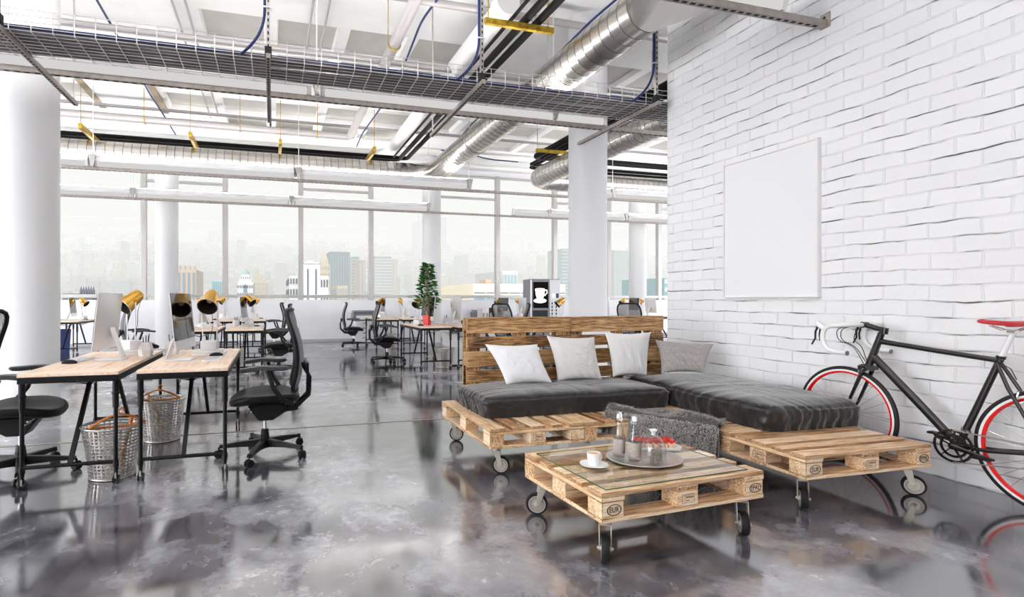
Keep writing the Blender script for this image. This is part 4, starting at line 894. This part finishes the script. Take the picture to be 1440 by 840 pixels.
def bottle(label,x,y,a):
    t=thing('swing_top_bottle',label,'bottle',(x,y,ZY),a,group='glass bottles on the tray')
    pr_=[(0,0),(.028,0),(.031,.004),(.031,.105),(.028,.125),(.014,.175),(.0115,.20),(.0125,.214),(.0125,.218)]
    MB().lathe(pr_,28).build('bottle_glass',M['bottle'],t,ang=50)
    MB().lathe([(.0315,.022),(.0320,.024),(.0320,.098),(.0315,.10)],28).build('label_wrap',M['paper'],t)
    MB().lathe([(.0122,.208),(.0135,.210),(.0135,.222),(.0100,.234),(0,.236)],18).build('stopper',M['ceramic'],t)
    b=MB();b.tube([(0,-.014,.196),(0,-.017,.212),(0,-.014,.236),(0,0,.245),(0,.014,.236),(0,.017,.212),(0,.014,.196)],.0016,5);b.tube([(.0125*math.cos(k*PI/8),.0125*math.sin(k*PI/8),.198) for k in range(16)],.0016,5,closed=True);b.build('wire_clasp',M['chrome'],t);return t
bottle('left of the two swing-top glass bottles on the tray, with a greyish label',1.832,2.508,.4);bottle('right of the two swing-top glass bottles on the tray, touching the glass dome',1.866,2.425,1.1)
t=thing('glass_cloche','clear glass dome with a knob standing at the front of the tray','glass dome',(1.945,2.375,ZY));b=MB()
b.lathe([(.062,0),(.064,.003),(.064,.06),(.060,.09),(.048,.118),(.028,.137),(.008,.143),(0,.1435)],40);b.build('dome',M['bottle'],t,ang=60)
b=MB();b.lathe([(0,.143),(.012,.144),(.010,.152),(.014,.160),(.021,.168),(.020,.173),(.008,.174),(0,.172)],8);b.build('knob',P('knob_glass',(.80,.86,.88),.08,spec=.9),t,ang=25)
# things under the dome: a bundle of twigs and a twine reel
b=MB();R5=random.Random(4)
for i in range(34):
    a=R5.uniform(0,2*PI);r=R5.uniform(0,.024);b.tube([(r*math.cos(a),r*math.sin(a),0),(r*.9*math.cos(a),r*.9*math.sin(a),.03),(r*.35*math.cos(a),r*.35*math.sin(a),.075)],.0013,4)
o=b.build('twig_bundle',M['twine']);o.location=(1.925,2.352,ZY+.001);o.rotation_euler=(.0,.12,0);tag(o,'bundle of thin twigs fanned out under the front of the glass dome','bundle')
b=MB();b.lathe([(0,0),(.020,0),(.020,.006),(.0155,.008),(.0155,.062),(.020,.064),(.020,.070),(0,.070)],22);o=b.build('twine_reel',M['twine'],ang=40);o.location=(1.966,2.352,ZY+.004);o.rotation_euler=(0,-.20,0);tag(o,'tilted reel of grey twine under the glass dome, right of the twigs','reel')
# dessert plate
t=thing('dessert_plate','white square plate of strawberry cream desserts at the back of the coffee table','plate',(2.14,2.61,ZG),math.radians(-14))
b=MB();b.prism([(-.12,.0),(-.135,.022),(-.130,.022),(-.117,.004),(.117,.004),(.130,.022),(.135,.022),(.12,0)],lambda a,c,d:(a,d,c),-.065,.065);b.box(-.125,.125,-.07,-.065,0,.018);b.box(-.125,.125,.065,.07,0,.018);b.build('plate',M['wht'],t,bevel=.002)
for i in range(10):
    x=-.10+.045*(i%5)+.004*(i//5);y=-.028+.055*(i//5);s=thing('strawberry_tart','small strawberry tart, %s in the %s row on the dessert plate'%(['leftmost','second from the left','middle one','second from the right','rightmost'][i%5],['front','back'][i//5]),'dessert',(0,0,0),group='strawberry tarts on the plate')
    w=Matrix.Translation((2.14,2.61,ZG+.0045))@Matrix.Rotation(math.radians(-14),4,'Z')@Vector((x+.01,y,0));s.location=w
    b=MB();b.lathe([(0,0),(.017,0),(.0215,.016),(.0215,.026),(.015,.034),(0,.036)],14);b.build('tart_cream',M['cream'],s,ang=50)
    b=MB()
    for k in range(3): b.ball((.010*math.cos(k*2.1+i),.010*math.sin(k*2.1+i),.038),.0125,8,(1,1,1.2))
    b.build('strawberry',M['berry'],s)

# ================================================================ racing bicycle leaning on the wall (plane x = BXP)
BXP=4.115
t=thing('racing_bicycle','black racing bicycle with red rims and saddle leaning on the brick wall','bicycle',(BXP,2.4,0))
def b3(y,z,x=0): return Vector((x,y-2.4,z))
FW=(2.95,.352);RW=(1.845,.352);RAD=.352
HT=b3(2.708,.965);HB=b3(2.787,.735);BBk=b3(2.273,.292);STp=b3(2.075,.852);SPt=b3(2.018,1.005)
f=MB();f.tube([HT,HB],[.021,.024],14);f.tube([b3(2.705,.905),b3(2.40,.872),b3(2.088,.842)],[.019,.0165,.016],12);f.tube([b3(2.765,.80),b3(2.52,.55),BBk],[.027,.027,.026],14,sx=.8);f.tube([BBk,STp],[.019,.0175],12);f.cyl(BBk+Vector((-.036,0,0)),BBk+Vector((.036,0,0)),.024,n=18)
for s in(-1,1):
    f.tube([BBk+Vector((s*.02,0,0)),b3(2.10,.305,s*.045),b3(RW[0]+.005,RW[1],s*.062)],[.013,.011,.009],10)
    f.tube([b3(2.082,.825,s*.018),b3(2.02,.69,s*.045),b3(RW[0]+.005,RW[1],s*.062)],[.010,.010,.008],10)
f.build('frame',M['bike'],t,ang=60)
f=MB();f.tube([HB,b3(2.795,.712)],.026,14);f.box(-.062,.062,.365,.425,.695,.728)
for s in(-1,1): f.tube([b3(2.79,.715,s*.046),b3(2.835,.60,s*.05),b3(2.895,.45,s*.05),b3(FW[0],FW[1],s*.05)],[.019,.016,.012,.009],12,sx=.7)
f.build('fork',M['bike'],t,ang=60,bevel=.003)
def wheel(c,name_):
    g=MB();n=72;T=Matrix.Translation(b3(c[0],c[1]))@Matrix.Rotation(PI/2,4,'Y')
    g.lathe([(RAD-.024,-.011),(RAD-.010,-.0145),(RAD-.002,-.008),(RAD,0),(RAD-.002,.008),(RAD-.010,.0145),(RAD-.024,.011)],n,(0,0,0),T)
    w=g.build('wheel',M['tire'],t,ang=70)
    g=MB();g.lathe([(RAD-.050,-.0095),(RAD-.037,-.0115),(RAD-.037,.0115),(RAD-.050,.0095),(RAD-.052,.0),(RAD-.050,-.0095)],n,(0,0,0),T);g.cur=1;g.lathe([(RAD-.037,-.0115),(RAD-.0235,-.0115),(RAD-.0235,.0115),(RAD-.037,.0115)],n,(0,0,0),T);g.build('rim',[M['redv'],M['wht']],w,ang=40)
    g=MB()
    for i in range(28):
        a=2*PI*i/28;s=1 if i%2 else -1;a2=a+(.55 if (i//2)%2 else -.55);g.cyl(T@Vector((.018*math.cos(a2),.018*math.sin(a2),s*.028)),T@Vector(((RAD-.05)*math.cos(a),(RAD-.05)*math.sin(a),0)),.0011,n=4)
    g.build('spokes',M['chrome'],w);g=MB();g.lathe([(.006,-.05),(.006,-.036),(.022,-.032),(.022,-.024),(.012,-.016),(.012,.016),(.022,.024),(.022,.032),(.006,.036),(.006,.05)],20,(0,0,0),T);g.build('hub',M['black'],w,ang=30)
wheel(FW,'front');wheel(RW,'rear')
g=MB();g.tube([STp,b3(2.073,.868)],.0215,14);g.build('seat_clamp',M['black'],t)
MB().tube([b3(2.078,.845),SPt+Vector((0,-.002,.015))],.0135,14).build('seat_post',M['wht'],t)
g=MB();n=20
def sad(u,v):
    y=2.185-.275*u;w=.018+.055*max(0,(u-.42)/.58)**1.2 if u>.42 else .018*min(1,(u*14)**.5);a=2*PI*v;zz=1.058+.014*(2*u-1)**2+ (.010 if u>.8 else 0)*0
    return b3(y,zz+.017*math.sin(a)*(1 if math.sin(a)>0 else .55)*min(1,(u*10)**.5)-.03*(math.cos(a)**2)*(.5 if u>.5 else .25),w*math.cos(a))
g.grid(sad,26,20);o=g.build('saddle',M['saddle'],t,ang=70)
g=MB()
for s in(-1,1): g.tube([b3(2.12,1.045,s*.012),b3(2.06,1.022,s*.022),b3(2.0,1.022,s*.022),b3(1.94,1.05,s*.03)],.0035,6)
g.box(-.028,.028,-.40,-.365,1.008,1.026);g.build('saddle_rail',M['chrome'],o)
# cockpit
g=MB();g.tube([HT,b3(2.690,1.003)],.017,14);g.cyl(b3(2.690,.96),b3(2.684,1.003),.020,n=16);g.tube([b3(2.690,.985),b3(2.815,1.018)],[.017,.019],14);g.cyl(b3(2.82,1.018,-.026),b3(2.82,1.018,.026),.022,n=18);g.build('stem',M['bike'],t,ang=50)
for s in(-1,1):
    p=[b3(2.82,1.018,0),b3(2.82,1.018,s*.10),b3(2.83,1.018,s*.165),b3(2.855,1.015,s*.198),b3(2.925,1.003,s*.203),b3(2.962,.965,s*.204),b3(2.965,.90,s*.207),b3(2.93,.845,s*.21),b3(2.87,.825,s*.212),b3(2.79,.822,s*.214)]
    q_=[]
    for i in range(len(p)-1):
        a0=p[max(0,i-1)];a1,a2=p[i],p[i+1];a3=p[min(len(p)-1,i+2)]
        for k in range(5):
            w_=k/5;q_.append(.5*((2*a1)+(-a0+a2)*w_+(2*a0-5*a1+4*a2-a3)*w_*w_+(-a0+3*a1-3*a2+a3)*w_**3))
    q_.append(p[-1]);h_=MB();h_.tube(q_,.0155,12);hb_=h_.build('handlebar',M['bikewhite'],t,ang=60)
    MB().cyl(p[-1],p[-1]+Vector((0,-.006,0)),.0165,n=14).build('bar_end_cap',M['grey'],hb_)
    h_=MB();h_.tube([b3(2.955,.985,s*.204),b3(2.985,1.005,s*.204),b3(3.01,1.03,s*.204)],[.018,.019,.014],12);h_.build('brake_hood',M['wht'],t,ang=60)
    h_=MB();h_.tube([b3(3.0,1.005,s*.205),b3(3.02,.96,s*.206),b3(3.02,.91,s*.208),b3(3.045,.865,s*.21)],[.008,.007,.006,.005],8);h_.tube([b3(2.985,.99,s*.205),b3(2.995,.94,s*.200),b3(2.99,.895,s*.2)],.0055,6);h_.build('brake_lever',M['black'],t)
g=MB()
for k,(s,e) in enumerate(((-.11,.70),(-.07,.74),(.08,.76))):
    g.tube(fillet([b3(2.84,1.01,s),b3(2.93,.985,s*1.1),b3(2.945,.90,s*.8),b3(2.86,.86,s*.4),b3(2.79,e,-.02)],.04,6),.0028,6)
g.build('brake_cable',M['black'],t);g=MB();g.tube([b3(2.40,.862,-.014),b3(2.08,.835,-.016),b3(2.02,.80,-.02),b3(2.0,.74,-.01)],.0025,6);g.build('rear_cable',M['black'],t)
for y,z in((2.83,.715),(1.985,.66)):
    g=MB();g.tube([b3(y,z+.01,-.03),b3(y+.005,z-.02,-.034),b3(y+.012,z-.055,-.022)],.006,8);g.tube([b3(y,z+.01,.03),b3(y+.005,z-.02,.034),b3(y+.012,z-.055,.022)],.006,8);g.bar(b3(y,z+.012,-.03),b3(y,z+.012,.03),.012,.014);g.build('brake_caliper',M['chrome'],t)
# chainset on the camera side
cx_=-.052;g=MB()
def ringm(r0,r1,x,n=46,teeth=True):
    T=Matrix.Translation(BBk+Vector((x,0,0)))@Matrix.Rotation(PI/2,4,'Y');N2=n*2;vs=[]
    for z in(-.0015,.0015):
        for k in range(N2):
            a=2*PI*k/N2;vs.append(T@Vector((r0*math.cos(a),r0*math.sin(a),z)))
        for k in range(N2):
            a=2*PI*k/N2;rr=r1+(.005 if (k%2 and teeth) else 0);vs.append(T@Vector((rr*math.cos(a),rr*math.sin(a),z)))
    fs=[]
    for k in range(N2):
        l=(k+1)%N2;fs+=[(k,l,N2+l,N2+k),(2*N2+k,3*N2+k,3*N2+l,2*N2+l),(N2+k,N2+l,3*N2+l,3*N2+k),(k,2*N2+k,2*N2+l,l)]
    g.add(vs,fs)
ringm(.088,.100,cx_);ringm(.058,.070,cx_+.008,36)
for k in range(5):
    a=2*PI*k/5+.4;g.bar(BBk+Vector((cx_,0,0)),BBk+Vector((cx_,.09*math.cos(a),.09*math.sin(a))),.004,.016,up=(1,0,0))
g.cyl(BBk+Vector((cx_-.008,0,0)),BBk+Vector((cx_+.03,0,0)),.022,n=16);g.build('chainring',M['bike'],t)
for s,x in((-1,cx_-.014),(1,.062)):
    d=Vector((0,-s*-.0,0));e=BBk+Vector((x,(-.165 if s<0 else .165),(-.028 if s<0 else .028)));h_=MB();h_.tube([BBk+Vector((x,0,0)),e],[.017,.011],10,sx=.5);cr=h_.build('crank_arm',M['bike'],t)
    h_=MB();h_.box(-.05 if s<0 else 0,0 if s<0 else .05,-.045,.045,-.006,.008,Matrix.Translation(e+Vector((s*.006,0,0))));h_.build('pedal',M['black'],cr,bevel=.003)
g=MB();RWc=b3(*RW,cx_)
top0,top1=BBk+Vector((cx_,0,.099)),RWc+Vector((0,0,.035));bot0,bot1=BBk+Vector((cx_,0,-.099)),RWc+Vector((0,.02,-.09))
for a,c_ in((top0,top1),(bot0,bot1)): g.bar(a,c_,.006,.007)
g.build('chain',M['steel'],t);g=MB();Tq=Matrix.Translation(RWc)@Matrix.Rotation(PI/2,4,'Y')
for i in range(6): g.lathe([(.015,-.002),(.030+.004*i,-.002),(.030+.004*i,.001),(.015,.001)],26,(0,0,-.0+.005*i),Tq)
g.tube([RWc+Vector((0,0,-.03)),RWc+Vector((0,.02,-.09)),RWc+Vector((0,-.0,-.115))],.008,8);g.build('cassette',M['black'],t)
g=MB();g.tube([BBk+Vector((-.02,-.03,.12)),BBk+Vector((-.045,-.045,.10)),BBk+Vector((-.05,-.06,.09))],.008,8);g.tube([b3(2.227,.40),b3(2.231,.388)],.0215,12);g.build('front_derailleur',M['chrome'],t)
# ================================================================ the city outside, haze, light, camera
FG=(.93,.932,.91)
CM={n:P('city_'+n,c,.75,var=.06,vscale=.05) for n,c in dict(cream=(.78,.68,.50),tan=(.72,.50,.36),white=(.82,.82,.80),blue=(.12,.24,.34),teal=(.16,.44,.48),pale=(.45,.62,.66),navy=(.04,.06,.12),slit=(.035,.045,.09),dome=(.36,.56,.50),grey=(.5,.52,.54),ochre=(.62,.42,.20)).items()}
CMS=.35
for m_ in CM.values():
    nd=m_.node_tree.nodes
    for n_ in nd:
        if n_.bl_idname=='ShaderNodeValToRGB':
            for e_ in n_.color_ramp.elements: e_.color=[c*CMS for c in e_.color[:3]]+[1]
        if n_.bl_idname=='ShaderNodeBsdfPrincipled': n_.inputs['Base Color'].default_value=[c*CMS for c in n_.inputs['Base Color'].default_value[:3]]+[1]
def city(label,u0,u1,vt,Y,mat,win=None,cols=5,rows=14,depth=30,z0=-75,style='grid',cat='building',frac=.5,rf=.5,extra=None):
    a=at(u0,vt,Y);b_=at(u1,vt,Y);w=b_.x-a.x;h=a.z
    t=thing('office_tower',label,cat,(a.x,Y,z0));H=h-z0
    MB().box(0,w,0,depth,0,H).build('facade',CM[mat],t)
    if win:
        g=MB();zb=-18-z0
        if style=='strip':
            for i in range(cols): x=w*(i+.5)/cols;g.box(x-w/cols*frac/2,x+w/cols*frac/2,-.35,0,zb,H*1.-(H-zb)*.05)
        elif style=='band':
            for j in range(rows): z=zb+(H-zb)*(j+.3)/rows;g.box(w*.03,w*.97,-.35,0,z,z+(H-zb)/rows*rf)
        else:
            for i in range(cols):
                for j in range(rows):
                    x=w*(i+.5)/cols;z=zb+(H-zb)*(j+.25)/rows;g.box(x-w/cols*frac/2,x+w/cols*frac/2,-.35,0,z,z+(H-zb)/rows*rf)
            # left flank windows too
            for j in range(rows): z=zb+(H-zb)*(j+.25)/rows;g.box(-.35,0,depth*.1,depth*.9,z,z+(H-zb)/rows*rf)
        g.build('windows',CM[win],t)
    if extra: extra(t,w,H)
    return t
def crown(t,w,H):
    g=MB()
    for i in range(4): x=w*(i+.5)/4;g.box(x-w*.07,x+w*.07,0,w*.3,H,H+w*.2)
    g.build('roof_crown',CM['tan'],t)
city('tan tower with blue window stripes behind the left windows, beside the second column',248,276,379,300,'tan','blue',4,18,style='strip',frac=.45,extra=crown)
city('low turquoise glass block right of the tan striped tower',298,313,396,240,'teal','pale',5,12,style='strip',frac=.3)
def dome(t,w,H):
    k=w/22;g=MB();g.box(w*.08,w*.92,k,18*k,H,H+4*k);g.box(w*.16,w*.84,2*k,16*k,H+4*k,H+9*k);g.box(w*.26,w*.74,4*k,14*k,H+9*k,H+12*k);g.build('upper_storey',CM['white'],t)
    g=MB()
    for i in range(5):
        x=w*(.24+.13*i);g.box(x-.5*k,x+.5*k,1.8*k,2*k,H+5*k,H+8*k)
    g.build('loggia',CM['slit'],t)
    g=MB();g.lathe([(6*k,0),(5.6*k,1.5*k),(4.2*k,4*k),(2*k,6.4*k),(.6*k,8*k),(.2*k,10*k),(0,10*k)],24,(w/2,9*k,H+12*k));g.build('green_dome',CM['dome'],t)
    g=MB();g.box(w*.38,w*.62,-.05,0,H-16*k,H-6*k);g.cyl((w*.5,-.05,H-6*k),(w*.5,0,H-6*k),w*.12,n=20);g.build('arched_window',CM['blue'],t)
city('white tower topped by a small green dome, in the third window',334,356,397,210,'white','slit',7,9,depth=20,extra=dome,frac=.35,rf=.35)
def step(t,w,H):
    k=w/19;g=MB();g.box(0,w*.85,0,20*k,H,H+5*k);g.box(0,w*.6,0,18*k,H+5*k,H+12*k);g.box(w*.05,w*.35,0,12*k,H+12*k,H+19*k);g.build('setback',CM['cream'],t)
city('stepped cream building right of the green domed tower',357,376,397,330,'cream','tan',6,12,extra=step,frac=.3)
city('pale block immediately left of the cream tower with dark slits',407,419,388,170,'white','slit',3,8,frac=.4)
def top2(t,w,H):
    k=w/23;g=MB();g.box(w*.05,w*.95,1*k,15*k,H,H+2.2*k);g.cur=1;g.box(-.5*k,w+.5*k,-.5*k,16*k,H-.6*k,H);g.cur=0;g.box(w*.2,w*.6,2*k,10*k,H+2*k,H+5*k);g.build('roof_works',[CM['white'],CM['slit']],t)
city('cream tower with two long dark vertical slits in the middle window',427,450,371,150,'white','slit',2,4,style='strip',frac=.16,extra=top2,depth=22)
city('low wing with small dark windows right of the slit tower',450,462,388,150,'white','slit',3,6,frac=.4)
def spire(t,w,H):
    g=MB();g.box(w*.15,w*.85,w*.1,w*.8,H,H+w*.5);g.add([(w*.2,w*.1,H+w*.5),(w*.8,w*.1,H+w*.5),(w*.8,w*.8,H+w*.5),(w*.2,w*.8,H+w*.5),(w/2,w*.45,H+w*1.5)],[(0,1,4),(1,2,4),(2,3,4),(3,0,4)]);g.build('spire',CM['cream'],t)
city('cream stepped tower with a pointed top behind the slit tower',449,464,372,300,'cream','ochre',4,10,extra=spire,frac=.25)
city('blue glass slab tower with a flat top',463,492,354,420,'blue','pale',8,18,style='strip',frac=.15)
city('narrow pale blue tower right of the blue slab',495,505,361,520,'pale','blue',3,20,style='band')
city('cream narrow tower next to the window bar, right of the blue slab',505,514,366,480,'tan','white',2,16,style='strip')
city('white low block in front of the blue slab tower',474,489,402,260,'cream','grey',4,5)
city('white gridded tower in the window left of the potted plant',527,552,364,380,'white','pale',9,22,frac=.75,rf=.35,extra=lambda t,w,H:MB().box(w*.02,w*.95,1,20,H,H+w*.14).build('roof_screen',CM['grey'],t))
city('cream side tower attached right of the white gridded tower',552,557,364,381,'cream')
city('very tall faint slim tower left of the distant middle column',583,592,312,1500,'pale','grey',3,30,style='strip',extra=lambda t,w,H:MB().box(w*.6,w*.85,4,10,H,H+w*3.2).build('mast',CM['pale'],t))
city('very tall faint stepped tower right of the distant middle column',620,628,306,1400,'pale','grey',3,40,style='band')
city('shorter faint companion of the tall stepped tower',628,634,345,1350,'cream','grey',2,20,style='band')
def bands(t,w,H):
    MB().box(w*.2,w*.26,4,8,H,H+1.1).build('roof_plant',CM['tan'],t)
    g=MB()
    for i in range(8):
        x0,x1=w*(i/8+.006),w*((i+1)/8-.006);g.cur=0;g.box(x0,x1,-.15,0,H-2.15,H-1.95);g.box(x0,x1,-.15,0,H-2.9,H-2.6);g.cur=1;g.box(x0,x1,-.14,0,H-3.7,H-2.9)
    g.build('window_bands',[CM['slit'],CM['blue']],t)
city('long low white building with dark blue window bands across two windows',666,795,399,110,'cream',None,depth=26,z0=-40,extra=bands)
city('small glass rooftop block on the long low white building, further back',706,728,381,200,'white','pale',5,3,style='strip',frac=.7)
city('pale teal tower just left of the white column',790,800,350,500,'teal','pale',3,20,style='band')
city('pale teal tower left of the rightmost distant column',863,885,352,420,'pale','cream',5,16,style='grid',frac=.3)
city('teal tower at the end of the brick wall',934,945,391,200,'teal','white',3,8,style='band')
# church with dark spires
t=thing('cathedral','dark blue roofed building with a row of thin spires at the lower left window','church',(at(88,412,130).x,130,-40));w=at(130,412,130).x-at(88,412,130).x;H=at(88,413,130).z+40
b=MB();b.box(0,w*.62,0,10,0,H);b.box(w*.55,w,0,10,0,H-.6);b.build('nave',CM['navy'],t);b=MB()
for i in range(6):
    x=w*(.60+.085*i);b.box(x-.16,x+.16,0,.6,H-1,H+.3)
    b.add([(x-.24,0,H+.3),(x+.24,0,H+.3),(x+.24,.6,H+.3),(x-.24,.6,H+.3),(x,.3,H+1.7)],[(0,1,4),(1,2,4),(2,3,4),(3,0,4)])
b.build('spires',CM['slit'],t)
# rising city behind
TM=P('city_ground',(.26,.27,.26),.9,var=.2,vscale=.02)
def gz(y): return -75+max(0,(y-250))*.16 if y>250 else -75
b=MB();b.grid(lambda u,v:(-2200+5200*u,20+1900*v,gz(20+1900*v)),8,40);o=b.build('ground',TM);o['kind']='structure'
hs=[];mats=['cream','white','pale','tan','teal','white','grey','cream'];R6=random.Random(21);b=MB()
for i in range(5200):
    y=300+1500*R6.random()**.8;x=R6.uniform(-1.0,1.35)*y*1.0+.1*y;w=R6.uniform(7,20);h=R6.choice((5,7,9,12,16,26)) * (2. if R6.random()<.04 else 1);b.cur=R6.randrange(8);z=gz(y);b.box(x,x+w,y,y+R6.uniform(8,18),z-4,z+h)
    if R6.random()<.5: b.cur=6;b.box(x+w*.1,x+w*.9,y-.3,y,z+h*.35,z+h*.5)
o=b.build('hillside_houses',[CM[k_] for k_ in mats],ang=30);tag(o,'countless small pale houses covering the hazy slope behind the windows','city',kind='stuff')
m,tt,out=nt('city_haze');ab=N(tt,'VolumeAbsorption');ab.inputs['Color'].default_value=(0,0,0,1);SG=.0017;ab.inputs['Density'].default_value=SG
em=N(tt,'Emission');em.inputs[0].default_value=(*FG,1);em.inputs[1].default_value=SG*HAZE;ads=N(tt,'AddShader');L(tt,ab.outputs[0],ads.inputs[0]);L(tt,em.outputs[0],ads.inputs[1]);L(tt,ads.outputs[0],out.inputs['Volume'])
o=MB().box(-3500,5500,60,5200,-60,1500).build('city_haze',m);tag(o,'pale warm haze hanging over the distant city','haze',kind='stuff')
# sky: soft overcast, brighter towards the left
w=bpy.data.worlds.new('sky');SC.world=w;w.use_nodes=True;t=w.node_tree;t.nodes.clear();out=t.nodes.new('ShaderNodeOutputWorld');bg=N(t,'Background');tc=N(t,'TexCoord')
sp=N(t,'SeparateXYZ');L(t,tc.outputs['Generated'],sp.inputs[0]);mr=N(t,'MapRange');mr.inputs['From Min'].default_value=.3;mr.inputs['From Max'].default_value=-1;mr.inputs['To Min'].default_value=SKY0;mr.inputs['To Max'].default_value=SKY1;L(t,sp.outputs['X'],mr.inputs['Value'])
bg.inputs[0].default_value=(.97,.98,1,1);L(t,mr.outputs[0],bg.inputs[1]);L(t,bg.outputs[0],out.inputs[0])
cam=bpy.data.cameras.new('camera');co=bpy.data.objects.new('camera',cam);COL.objects.link(co);co.location=(0,0,EYE);co.rotation_euler=(PI/2,0,-YAW)
cam.sensor_width=36;cam.sensor_fit='HORIZONTAL';cam.lens=FPX/1440*36;cam.shift_x=(720-PXC)/1440;cam.shift_y=1.5/1440;cam.clip_start=.05;cam.clip_end=9000;SC.camera=co
vs=SC.view_settings;vs.view_transform='Standard';vs.look='None';vs.gamma=1;vs.use_curve_mapping=False;vs.exposure=EXPO
SC.cycles.use_denoising=True
SC.cycles.max_bounces=10;SC.cycles.diffuse_bounces=6;SC.cycles.glossy_bounces=5;SC.cycles.transparent_max_bounces=24;SC.cycles.caustics_reflective=False;SC.cycles.caustics_refractive=False;SC.cycles.sample_clamp_indirect=6
